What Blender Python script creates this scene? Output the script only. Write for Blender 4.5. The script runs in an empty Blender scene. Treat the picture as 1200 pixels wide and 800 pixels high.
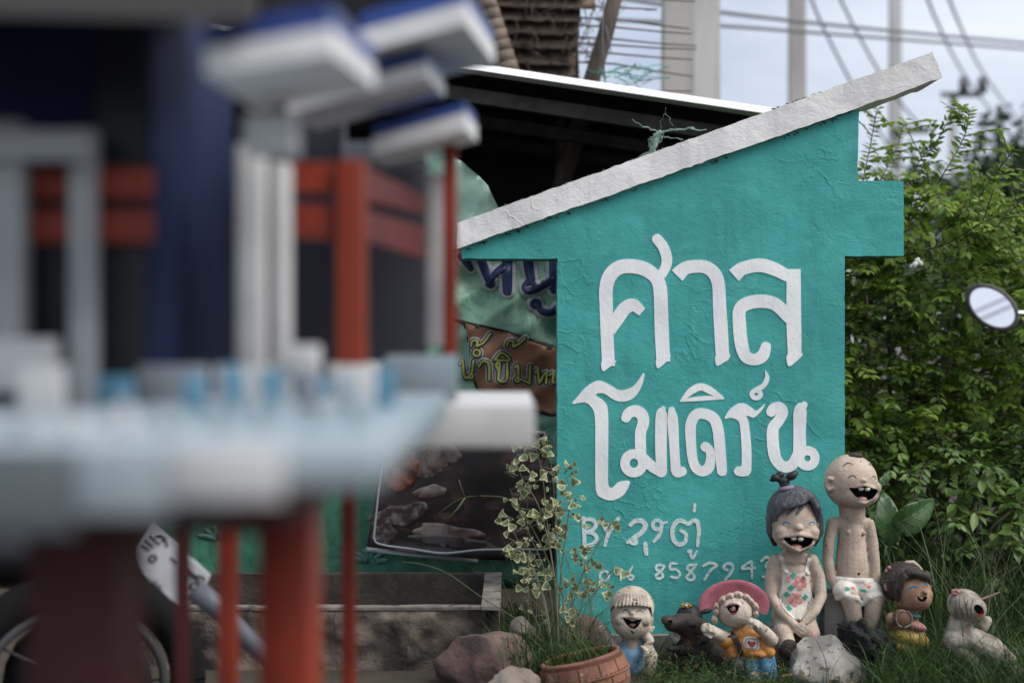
import bpy, bmesh, math, random
import numpy as np
from mathutils import Vector, Matrix, Euler, noise as mn
from mathutils.bvhtree import BVHTree
from mathutils.geometry import delaunay_2d_cdt
random.seed(7); rng = np.random.default_rng(7)
C = bpy.context.scene.collection
R = math.radians
F = 1667.0; EYE = 1.2            # focal length in photo pixels, eye height

# ------------------------------------------------------------------ camera, sky, sun, exposure
cam = bpy.data.cameras.new('camera'); cam.lens = 50; cam.sensor_width = 36
cam.clip_start = .05; cam.clip_end = 3000
cam.dof.use_dof = True; cam.dof.focus_distance = 5.42; cam.dof.aperture_fstop = 1.4
camo = bpy.data.objects.new('camera', cam); C.objects.link(camo)
camo.location = (0, 0, EYE); camo.rotation_euler = (R(90), 0, 0)
bpy.context.scene.camera = camo
SUN_EL, SUN_AZ = 50, 116         # azimuth from +Y clockwise: behind the camera, to the right
w = bpy.data.worlds.new('World'); bpy.context.scene.world = w; w.use_nodes = True
nt = w.node_tree; nt.nodes.clear()
out = nt.nodes.new('ShaderNodeOutputWorld'); bg = nt.nodes.new('ShaderNodeBackground')
sky = nt.nodes.new('ShaderNodeTexSky'); sky.sky_type = 'NISHITA'; sky.sun_disc = False
sky.sun_elevation = R(SUN_EL); sky.sun_rotation = R(SUN_AZ)
sky.air_density = 1.0; sky.dust_density = 3.0; sky.ozone_density = 2.0
cl = nt.nodes.new('ShaderNodeMixRGB'); cl.inputs[0].default_value = .86
cl.inputs[2].default_value = (5.6, 6.1, 7.1, 1)      # even overcast layer
stc = nt.nodes.new('ShaderNodeTexCoord'); smp = nt.nodes.new('ShaderNodeMapping'); smp.inputs['Scale'].default_value = (1, 1, 2.6); smp.inputs['Location'].default_value = (.35, 0, .1)
sns = nt.nodes.new('ShaderNodeTexNoise'); sns.inputs['Scale'].default_value = 2.6; sns.inputs['Detail'].default_value = 5; sns.inputs['Distortion'].default_value = .4
srm = nt.nodes.new('ShaderNodeMapRange'); srm.inputs[1].default_value = .36; srm.inputs[2].default_value = .64
smx = nt.nodes.new('ShaderNodeMixRGB'); smx.inputs[1].default_value = (3.4, 3.9, 4.9, 1); smx.inputs[2].default_value = (6.3, 6.6, 7.1, 1)     # soft clouds, the same all round
nt.links.new(stc.outputs['Generated'], smp.inputs[0]); nt.links.new(smp.outputs[0], sns.inputs['Vector']); nt.links.new(sns.outputs[0], srm.inputs[0]); nt.links.new(srm.outputs[0], smx.inputs[0]); nt.links.new(smx.outputs[0], cl.inputs[2])
nt.links.new(sky.outputs[0], cl.inputs[1]); nt.links.new(cl.outputs[0], bg.inputs[0])
bg.inputs[1].default_value = .072
nt.links.new(bg.outputs[0], out.inputs[0])
sl = bpy.data.lights.new('sun', 'SUN'); sl.energy = 1.5; sl.angle = R(35); sl.color = (1, .965, .91)
so = bpy.data.objects.new('sun', sl); C.objects.link(so)
a_, e_ = R(SUN_AZ), R(SUN_EL)
sd = Vector((math.sin(a_)*math.cos(e_), math.cos(a_)*math.cos(e_), math.sin(e_)))
so.rotation_euler = (-sd).to_track_quat('-Z', 'Y').to_euler(); so.location = sd*40
vs = bpy.context.scene.view_settings
vs.view_transform = 'Standard'; vs.look = 'None'; vs.gamma = 1; vs.exposure = 1.18
try:
    bpy.context.scene.cycles.use_denoising = True
    bpy.context.scene.cycles.max_bounces = 8
except Exception: pass

# ------------------------------------------------------------------ materials
def srgb(r, g, b):
    f = lambda c: (c/255/12.92) if c/255 <= .04045 else ((c/255+.055)/1.055)**2.4
    return (f(r), f(g), f(b))
def mat(name, col, col2=None, sc=8, rough=.7, bump=0, bsc=40, spec=.3, metal=0, spots=None, spsc=30, spth=.62, det=6,
        tint=None, trans=0, dist=0, ridged=False, stretch=None, c2lo=.42, c2hi=.62, bump2=0, b2sc=200, coat=0):
    m = bpy.data.materials.new(name); m.use_nodes = True; n = m.node_tree; N = n.nodes; L = n.links
    p = N['Principled BSDF']; p.inputs['Roughness'].default_value = rough; p.inputs['Metallic'].default_value = metal
    p.inputs['Specular IOR Level'].default_value = spec
    if coat: p.inputs['Coat Weight'].default_value = coat
    tc = N.new('ShaderNodeTexCoord'); src = tc.outputs['Object']
    if stretch:
        mp = N.new('ShaderNodeMapping'); mp.inputs['Scale'].default_value = stretch
        L.new(src, mp.inputs[0]); src = mp.outputs[0]
    cur = None
    def nz(scale, detail=det, d=dist):
        t = N.new('ShaderNodeTexNoise'); t.inputs['Scale'].default_value = scale; t.inputs['Detail'].default_value = detail
        t.inputs['Distortion'].default_value = d; L.new(src, t.inputs['Vector']); return t
    def ramp(o, lo, hi):
        r = N.new('ShaderNodeMapRange'); r.inputs[1].default_value = lo; r.inputs[2].default_value = hi
        L.new(o, r.inputs[0]); return r.outputs[0]
    rgb = N.new('ShaderNodeRGB'); rgb.outputs[0].default_value = (*col, 1); cur = rgb.outputs[0]
    def mix(f, c):
        x = N.new('ShaderNodeMixRGB'); L.new(f, x.inputs[0]); nonlocal cur
        L.new(cur, x.inputs[1]); x.inputs[2].default_value = (*c, 1); cur = x.outputs[0]
    if tint:                                   # random per leaf / blade, from the mesh
        at = N.new('ShaderNodeAttribute'); at.attribute_name = 'tint'; mix(at.outputs['Fac'], tint)
    if col2: mix(ramp(nz(sc).outputs[0], c2lo, c2hi), col2)
    if spots: mix(ramp(nz(spsc, 3).outputs[0], spth, spth+.06), spots)
    L.new(cur, p.inputs['Base Color'])
    if bump:
        t = nz(bsc, 8, dist)
        if ridged: t.noise_type = 'RIDGED_MULTIFRACTAL'
        b = N.new('ShaderNodeBump'); b.inputs['Strength'].default_value = bump; b.inputs['Distance'].default_value = .01
        L.new(t.outputs[0], b.inputs['Height']); last = b
        if bump2:
            t2 = nz(b2sc, 4, 0); b2 = N.new('ShaderNodeBump'); b2.inputs['Strength'].default_value = bump2
            b2.inputs['Distance'].default_value = .004; L.new(t2.outputs[0], b2.inputs['Height'])
            L.new(b.outputs[0], b2.inputs['Normal']); last = b2
        L.new(last.outputs[0], p.inputs['Normal'])
    if trans:
        tr = N.new('ShaderNodeBsdfTranslucent'); L.new(cur, tr.inputs[0]); ms = N.new('ShaderNodeMixShader')
        ms.inputs[0].default_value = trans; L.new(p.outputs[0], ms.inputs[1]); L.new(tr.outputs[0], ms.inputs[2])
        L.new(ms.outputs[0], N['Material Output'].inputs[0])
    return m
def brushed(name, col, dark):
    return mat(name, col, dark, sc=5, rough=.6)

M = {}
def plaster(name, col, col2, spots, spth):
    """painted trowelled plaster: broad trowel ridges, cracks and pin holes in the relief"""
    m = mat(name, col, col2, sc=3, rough=.62, spec=.25, spots=spots, spsc=55, spth=spth)
    n = m.node_tree; N = n.nodes; L = n.links; p = N['Principled BSDF']; tc = N['Texture Coordinate']
    def noise(scale, detail, dist, typ='FBM', st=None):
        t = N.new('ShaderNodeTexNoise'); t.inputs['Scale'].default_value = scale; t.inputs['Detail'].default_value = detail
        t.inputs['Distortion'].default_value = dist; t.noise_type = typ
        s = tc.outputs['Object']
        if st:
            mp = N.new('ShaderNodeMapping'); mp.inputs['Rotation'].default_value = st[0]; mp.inputs['Scale'].default_value = st[1]
            L.new(s, mp.inputs[0]); s = mp.outputs[0]
        L.new(s, t.inputs['Vector']); return t.outputs[0]
    def thresh(o, lo, hi):
        r = N.new('ShaderNodeMapRange'); r.inputs[1].default_value = lo; r.inputs[2].default_value = hi; L.new(o, r.inputs[0]); return r.outputs[0]
    def cracks(scale, wd, msk):                # wandering trowel edges and hairline cracks, in patches
        t = N.new('ShaderNodeTexNoise'); t.inputs['Scale'].default_value = scale*.9; t.inputs['Detail'].default_value = 5; L.new(tc.outputs['Object'], t.inputs['Vector'])
        va = N.new('ShaderNodeVectorMath'); va.operation = 'MULTIPLY_ADD'; L.new(t.outputs['Color'], va.inputs[0]); va.inputs[1].default_value = (.28, .28, .28); L.new(tc.outputs['Object'], va.inputs[2])
        v = N.new('ShaderNodeTexVoronoi'); v.feature = 'DISTANCE_TO_EDGE'; v.inputs['Scale'].default_value = scale; L.new(va.outputs[0], v.inputs['Vector'])
        a = N.new('ShaderNodeMapRange'); a.inputs[1].default_value = 0; a.inputs[2].default_value = wd; a.inputs[3].default_value = 1; a.inputs[4].default_value = 0; L.new(v.outputs[0], a.inputs[0])
        mu = N.new('ShaderNodeMath'); mu.operation = 'MULTIPLY'; L.new(a.outputs[0], mu.inputs[0]); L.new(thresh(noise(scale*.45, 3, .5), msk, msk+.08), mu.inputs[1]); return mu.outputs[0]
    def tone(o, lo, hi, f, c):                 # stains and faded patches
        t = thresh(o, lo, hi); mu = N.new('ShaderNodeMath'); mu.operation = 'MULTIPLY'; mu.inputs[1].default_value = f; L.new(t, mu.inputs[0])
        x = N.new('ShaderNodeMixRGB'); L.new(mu.outputs[0], x.inputs[0]); x.inputs[2].default_value = (*c, 1); bc = p.inputs['Base Color']; L.new(bc.links[0].from_socket, x.inputs[1]); L.new(x.outputs[0], bc)
    tone(noise(2.2, 5, .6),   .45, .68, .5, tuple(c*.68 for c in col)); tone(noise(5, 6, .4, 'FBM', ((0, 0, 0), (4, 1, .35))), .50, .70, .42, tuple(c*.62+.012 for c in col)); tone(noise(9, 6, .8), .56, .70, .40, tuple(c*1.12+.025 for c in col)); tone(noise(75, 3, .3, 'FBM', ((0, .4, 0), (1, 1, .5))), .72, .78, .5, (.05, .075, .065))
    prev = None
    for o, stg, dst in ((noise(4, 2, .8), .30, .03), (thresh(noise(6, 2, 1.6, 'RIDGED_MULTIFRACTAL', ((0, .6, 0), (1, 1, 1.8))), 1.05, 1.8), .30, .008), (thresh(noise(11, 3, 2.4, 'RIDGED_MULTIFRACTAL', ((0, -.7, 0), (1, 1, 2.4))), 1.2, 1.9), .25, .005), (thresh(noise(30, 2, .5), .70, .76), -.5, .003), (cracks(6.5, .05, .545), .32, .005), (cracks(12, .06, .57), -.25, .004), (noise(13, 3, 1.4), .22, .010), (noise(22, 4, 2.0), .20, .006),
                        (noise(60, 5, .6, 'FBM', ((0, -.4, 0), (1, 1, 2))), .30, .004), (noise(190, 2, 0), .22, .002)):
        b = N.new('ShaderNodeBump'); b.inputs['Strength'].default_value = abs(stg); b.inputs['Distance'].default_value = dst; b.invert = stg < 0
        L.new(o, b.inputs['Height'])
        if prev: L.new(prev, b.inputs['Normal'])
        prev = b.outputs[0]
    L.new(prev, p.inputs['Normal']); return m
M['teal'] = plaster('teal_plaster', (.068, .395, .365), (.056, .345, .322), (.03, .13, .12), .72)
M['teal_edge'] = mat('teal_edge', (.05, .30, .27), (.16, .14, .12), sc=40, bump=.6, bsc=60, rough=.8)
M['slab'] = plaster('white_painted_concrete', (.82, .80, .78), (.74, .72, .70), (.40, .36, .32), .74)
M['letter'] = mat('white_brush_paint', (.87, .87, .86), (.80, .80, .80), sc=12, rough=.6, bump=.16, bsc=70, stretch=(1, 1, .5), spots=(.45, .52, .5), spsc=130, spth=.70)
M['letter2'] = mat('thin_white_brush_paint', (.66, .72, .71), (.35, .52, .50), sc=60, rough=.6, bump=.3, bsc=120, c2lo=.5, c2hi=.7)
M['chip'] = mat('old_grime', (.10, .075, .055), (.05, .04, .035), sc=60, bump=.5, bsc=80, rough=.9)
M['clay'] = mat('pale_fired_clay', (.475, .385, .31), (.36, .28, .22), sc=14, rough=.62, bump=.3, bsc=90, spots=(.12, .08, .055), spsc=60, spth=.665)
M['clay_white'] = mat('whitish_clay', (.53, .465, .385), (.37, .305, .24), sc=18, rough=.75, bump=.3, bsc=90, spots=(.12, .085, .065), spsc=50, spth=.64)
M['clay_dirty'] = mat('dirty_whitish_clay', (.33, .295, .245), (.13, .105, .08), sc=24, rough=.8, bump=.5, bsc=70, c2lo=.42, c2hi=.64, det=9)
M['clay_tan'] = mat('tan_clay', (.36, .225, .145), (.27, .16, .10), sc=26, rough=.7, bump=.2, bsc=90, spots=(.10, .07, .05), spsc=80, spth=.67)
M['mouth'] = mat('dark_mouth', (.012, .009, .008), rough=.8)
M['tooth'] = mat('tooth_glaze', (.66, .62, .52), rough=.35)
M['tongue'] = mat('pink_tongue', (.50, .24, .21), rough=.5)
M['redlip'] = mat('red_lip', (.38, .03, .04), rough=.45)
M['hair_grey'] = mat('slate_grey_hair', (.060, .062, .072), (.10, .10, .115), sc=30, rough=.5, bump=.7, bsc=60, stretch=(2.2, 2.2, .5), spots=(.28, .25, .22), spsc=90, spth=.74)
M['hair_brown'] = mat('dark_brown_hair', (.035, .026, .023), (.06, .045, .04), sc=30, rough=.55, bump=.8, bsc=70, stretch=(2, 2, .5))
M['black'] = mat('black_glaze', (.018, .018, .02), (.03, .03, .034), sc=20, rough=.5, bump=.1)
M['shoe'] = mat('scorched_shoe', (.055, .038, .030), (.025, .02, .018), sc=30, rough=.8, bump=.8, bsc=60)
M['lavender'] = mat('lavender_band', (.19, .165, .215), rough=.6, bump=.3, bsc=80)
M['blue_line'] = mat('blue_eye_paint', (.03, .15, .30), rough=.4)
M['eyewhite'] = mat('eye_white_paint', (.60, .59, .56), rough=.4)
M['ink'] = mat('dark_ink', (.03, .027, .027), rough=.6)
M['apron'] = mat('white_glazed_apron', (.62, .59, .53), (.50, .46, .40), sc=25, rough=.55, bump=.3, bsc=70)
M['rose'] = mat('rose_paint', (.52, .16, .15), (.62, .36, .32), sc=60, rough=.55)
M['green_paint'] = mat('green_leaf_paint', (.04, .28, .20), (.07, .34, .26), sc=60, rough=.55)
M['pink_hat'] = mat('pink_hat', (.42, .135, .175), (.31, .085, .11), sc=18, rough=.5, bump=.2, bsc=60, spots=(.36, .05, .05), spsc=35, spth=.68)
M['orange'] = mat('orange_shirt', (.50, .22, .055), (.36, .15, .04), sc=30, rough=.6, bump=.25, bsc=80, spots=(.09, .05, .03), spsc=60, spth=.66)
M['jeans'] = mat('blue_trousers', (.07, .20, .34), (.13, .28, .42), sc=50, rough=.65, bump=.5, bsc=60)
M['blue_shirt'] = mat('pale_blue_shirt', (.14, .29, .44), (.20, .36, .50), sc=40, rough=.6, bump=.2)
M['buffalo'] = mat('blackened_clay', (.034, .026, .023), (.058, .045, .038), sc=25, rough=.62, bump=.35, bsc=60, spots=(.24, .075, .03), spsc=22, spth=.655)
M['chip_orange'] = mat('bare_orange_clay', (.26, .085, .035), (.06, .03, .02), sc=60, rough=.8)
M['yellow'] = mat('yellow_paint', (.38, .25, .05), (.25, .16, .045), sc=40, rough=.6, bump=.2)
M['pink'] = mat('dusty_pink', (.36, .17, .17), (.28, .12, .12), sc=40, rough=.6)
M['cup'] = mat('brown_cup', (.16, .085, .055), rough=.6)
M['collar'] = mat('green_collar', (.05, .16, .13), (.10, .2, .16), sc=50, rough=.5)
M['terracotta'] = mat('terracotta', (.255, .118, .078), (.165, .078, .052), sc=14, rough=.8, bump=.35, bsc=70, spots=(.36, .25, .19), spsc=30, spth=.66)
M['terra_dark'] = mat('terracotta_joint', (.10, .04, .025), rough=.9, bump=.3)
M['rock_grey'] = mat('grey_rock', (.33, .315, .285), (.20, .19, .17), sc=10, rough=.9, bump=.9, bsc=28, spots=(.10, .09, .07), spsc=30, spth=.60)
M['rock_pink'] = mat('pinkish_rock', (.15, .098, .085), (.085, .06, .053), sc=12, rough=.95, bump=1, bsc=24, spots=(.07, .06, .05), spsc=26, spth=.64)
M['rock_tan'] = mat('tan_rock', (.24, .20, .165), (.17, .135, .11), sc=10, rough=.9, bump=.7, bsc=26)
M['soil'] = mat('dark_soil', (.055, .045, .033), (.035, .034, .022), sc=3, rough=.95, bump=.8, bsc=30)
M['plaster_tan'] = mat('rough_tan_render', (.175, .142, .112), (.045, .040, .035), sc=6, rough=.95, bump=1, bsc=20, dist=.5, bump2=.7, b2sc=80, det=10, c2lo=.40, c2hi=.62)
M['conc'] = mat('weathered_concrete', (.27, .255, .23), (.17, .16, .145), sc=9, rough=.9, bump=.5, bsc=40, spots=(.08, .075, .07), spsc=14, spth=.62)
M['trough_rim'] = mat('worn_concrete_rim', (.21, .19, .165), (.13, .115, .098), sc=16, rough=.95, bump=.3, bsc=45, spots=(.07, .063, .055), spsc=14, spth=.60)
M['trough_in'] = mat('dark_inner_concrete', (.065, .055, .044), (.035, .031, .026), sc=9, rough=.95, bump=.8, bsc=30, det=8)  # darker brown concrete for the trough's inner back wall
M['pole_conc'] = mat('pole_concrete', (.52, .49, .455), (.41, .385, .36), sc=1.6, rough=.85, bump=.2, stretch=(3, 3, .5))
M['pole_conc2'] = mat('pale_pole_concrete', (.62, .61, .60), (.52, .51, .50), sc=1.6, rough=.85, bump=.2, stretch=(3, 3, .5))
M['wire'] = mat('cable', (.16, .17, .185), rough=.6)
M['steel_white'] = mat('white_sheet_edge', (.86, .86, .85), (.74, .73, .71), sc=3, rough=.5, stretch=(.3, 3, 3))
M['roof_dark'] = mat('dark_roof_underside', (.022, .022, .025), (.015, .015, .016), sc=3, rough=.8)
M['purlin'] = mat('grey_brown_steel', (.085, .075, .072), (.05, .045, .043), sc=8, rough=.7)
M['thatch'] = mat('dry_thatch', (.20, .148, .112), (.105, .077, .058), sc=16, rough=.95, bump=1, bsc=50, stretch=(1, 1, .35), spots=(.035, .026, .02), spsc=16, spth=.63)
M['bamboo'] = mat('old_bamboo', (.20, .15, .115), (.12, .09, .07), sc=10, rough=.7, bump=.3, bsc=40)
M['stick'] = mat('dark_bamboo_strip', (.10, .075, .06), rough=.8)
M['wood'] = mat('weathered_wood', (.11, .085, .07), (.06, .048, .042), sc=12, rough=.9, bump=.6, bsc=40, stretch=(2, 2, .3))
M['net'] = mat('green_net', (.05, .34, .24), rough=.6)
M['tarp'] = mat('mint_tarpaulin', (.36, .53, .43), (.26, .42, .33), sc=6, rough=.42, bump=.35, bsc=14, trans=.2)
M['banner'] = mat('green_vinyl', (.21, .37, .265), (.14, .285, .205), sc=5, rough=.4, dist=2.5, bump=.15, bsc=10, c2lo=.5, c2hi=.54)
M['banner_dark'] = mat('dark_green_vinyl', (.055, .19, .12), (.03, .12, .075), sc=6, rough=.45, dist=2)
M['navy_print'] = mat('navy_print', (.018, .026, .085), rough=.4)
M['silver_print'] = mat('silver_print', (.36, .38, .40), rough=.4)
M['brown_print'] = mat('brown_print', (.27, .125, .068), (.20, .095, .055), sc=7, rough=.4, bump=.2, bsc=12)
M['dark_print'] = mat('dark_print', (.016, .020, .014), rough=.45)
M['yellow_print'] = mat('olive_yellow_print', (.36, .345, .085), rough=.45)
M['moto_dark'] = mat('dark_motorcycle_plastic', (.012, .012, .014), rough=.4)
M['tyre'] = mat('tyre_rubber', (.010, .010, .010), rough=.95, spec=.1, bump=.4, bsc=60)
M['moto_grey'] = mat('grey_motorcycle_plastic', (.10, .105, .125), rough=.45)
M['chrome'] = mat('dull_chrome', (.4, .4, .4), rough=.25, metal=1)
M['rim_dark'] = mat('dark_wheel_rim', (.05, .05, .052), rough=.4)
M['mirror'] = mat('mirror_glass', (.92, .93, .95), rough=.02, metal=1)
M['plate'] = mat('white_number_plate', (.42, .42, .43), (.33, .33, .35), sc=8, rough=.35)
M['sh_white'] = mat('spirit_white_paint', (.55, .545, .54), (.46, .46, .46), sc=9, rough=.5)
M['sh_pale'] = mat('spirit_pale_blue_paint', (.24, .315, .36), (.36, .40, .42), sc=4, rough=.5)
M['sh_grey'] = mat('spirit_grey_paint', (.26, .275, .29), (.22, .23, .25), sc=5, rough=.5)
M['sh_blue'] = mat('spirit_royal_blue_paint', (.020, .050, .22), (.03, .07, .27), sc=8, rough=.35)
M['sh_roof_white'] = mat('spirit_roof_white', (.74, .735, .73), (.62, .62, .62), sc=8, rough=.45)
M['sh_dim'] = mat('spirit_grey_white_paint', (.36, .36, .365), (.28, .28, .29), sc=9, rough=.5)
M['sh_rim'] = mat('spirit_beam_and_rim_shade', (.085, .105, .115), (.12, .14, .15), sc=4, rough=.5)  # dark teal of the support beam, reused on the rim as painted shade
M['sh_black'] = mat('spirit_blackish_panel', (.014, .014, .018), rough=.4)
M['sh_navy'] = mat('spirit_navy_paint', (.011, .017, .052), (.014, .021, .060), sc=6, rough=.6, spec=.12)
M['sh_soffit'] = mat('spirit_brown_grey_soffit', (.075, .068, .066), rough=.8)
M['sh_slate'] = mat('spirit_dark_slate', (.040, .041, .052), rough=.35)
M['sh_red'] = mat('spirit_red_paint', (.26, .034, .015), (.19, .025, .012), sc=9, rough=.45)
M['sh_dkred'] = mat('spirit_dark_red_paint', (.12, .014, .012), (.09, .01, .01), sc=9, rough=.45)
M['sh_maroon'] = mat('spirit_maroon_paint', (.085, .018, .018), (.065, .014, .014), sc=9, rough=.5)
M['sh_tile'] = mat('spirit_turquoise_blue', (.09, .22, .31), rough=.4)
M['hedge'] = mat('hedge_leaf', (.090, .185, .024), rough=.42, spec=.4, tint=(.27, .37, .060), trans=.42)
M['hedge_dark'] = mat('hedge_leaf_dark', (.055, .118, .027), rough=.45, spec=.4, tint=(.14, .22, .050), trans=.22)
M['bark'] = mat('shrub_bark', (.10, .08, .06), (.06, .05, .04), sc=20, rough=.9, bump=.4)
M['far_tree'] = mat('far_tree_leaf', (.028, .055, .022), rough=.6, tint=(.05, .085, .035), trans=.15)
M['grass'] = mat('grass_blade', (.020, .052, .012), rough=.5, tint=(.060, .110, .026), trans=.25)
M['dry_grass'] = mat('pale_grass_stem', (.10, .12, .055), rough=.6, tint=(.20, .19, .12), trans=.15)
M['weed'] = mat('weed_leaf', (.035, .075, .020), rough=.5, tint=(.07, .12, .03), trans=.22)
M['taro'] = mat('taro_leaf', (.045, .100, .030), (.060, .125, .042), sc=10, rough=.38, spec=.4, trans=.2)
M['taro_vein'] = mat('taro_vein', (.13, .23, .11), rough=.5, trans=.1)
M['var_leaf'] = mat('variegated_leaf_centre', (.105, .150, .065), rough=.5, tint=(.165, .205, .11), trans=.2)
M['var_edge'] = mat('variegated_leaf_cream_edge', (.52, .50, .27), rough=.5, trans=.2)
M['var_stem'] = mat('grey_green_stem', (.16, .155, .11), rough=.8)
M['cloth'] = mat('black_cloth', (.012, .012, .013), (.02, .02, .021), sc=40, rough=.95, bump=.8, bsc=90)
M['dead_leaf'] = mat('dry_fallen_leaf', (.13, .075, .035), rough=.7, tint=(.24, .16, .08), trans=.1)
M['petal'] = mat('white_petal', (.75, .75, .72), rough=.6, trans=.2)

M['fish_pale'] = mat('print_pale_flesh', (.22, .19, .165), (.07, .028, .027), sc=9, rough=.3, c2lo=.40, c2hi=.62, dist=1.2, det=10)
M['fish_red'] = mat('print_red_flesh', (.22, .085, .055), (.06, .022, .02), sc=13, rough=.3, c2lo=.42, c2hi=.58, dist=.8)
M['fish_skin'] = mat('print_grilled_skin', (.05, .035, .032), (.19, .175, .175), sc=26, rough=.3, c2lo=.50, c2hi=.68)
M['fish_grey'] = mat('print_grey_flesh', (.075, .07, .068), (.03, .017, .018), sc=10, rough=.3)
def poster_material():
    m = bpy.data.materials.new('grilled_food_print'); m.use_nodes = True; n = m.node_tree; N = n.nodes; L = n.links
    p = N['Principled BSDF']; p.inputs['Roughness'].default_value = .3
    tc = N.new('ShaderNodeTexCoord'); v = N.new('ShaderNodeTexVoronoi'); v.inputs['Scale'].default_value = 6; v.feature = 'SMOOTH_F1'
    ns = N.new('ShaderNodeTexNoise'); ns.inputs['Scale'].default_value = 7; ns.inputs['Detail'].default_value = 10; ns.inputs['Distortion'].default_value = .25
    mp = N.new('ShaderNodeMapping'); mp.inputs['Scale'].default_value = (1, 1, 1.7); mp.inputs['Location'].default_value = (.31, 0, .13)
    L.new(tc.outputs['Object'], mp.inputs[0]); L.new(mp.outputs[0], v.inputs['Vector']); L.new(mp.outputs[0], ns.inputs['Vector'])
    cr = N.new('ShaderNodeValToRGB'); e = cr.color_ramp.elements
    e[0].position = .38; e[0].color = (.020, .014, .013, 1); e[1].position = .78; e[1].color = (.20, .17, .16, 1)
    x = e.new(.54); x.color = (.03, .022, .022, 1); x = e.new(.60); x.color = (.10, .045, .035, 1); x = e.new(.65); x.color = (.10, .10, .11, 1)
    L.new(ns.outputs[0], cr.inputs[0]); mx = N.new('ShaderNodeMixRGB'); mx.blend_type = 'MULTIPLY'; mx.inputs[0].default_value = .8
    r = N.new('ShaderNodeMapRange'); r.inputs[1].default_value = .75; r.inputs[2].default_value = .25; r.inputs[3].default_value = .12; r.inputs[4].default_value = 1.2
    L.new(v.outputs[0], r.inputs[0]); L.new(cr.outputs[0], mx.inputs[1]); L.new(r.outputs[0], mx.inputs[2]); L.new(mx.outputs[0], p.inputs['Base Color'])
    return m
M['poster'] = poster_material()

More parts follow.
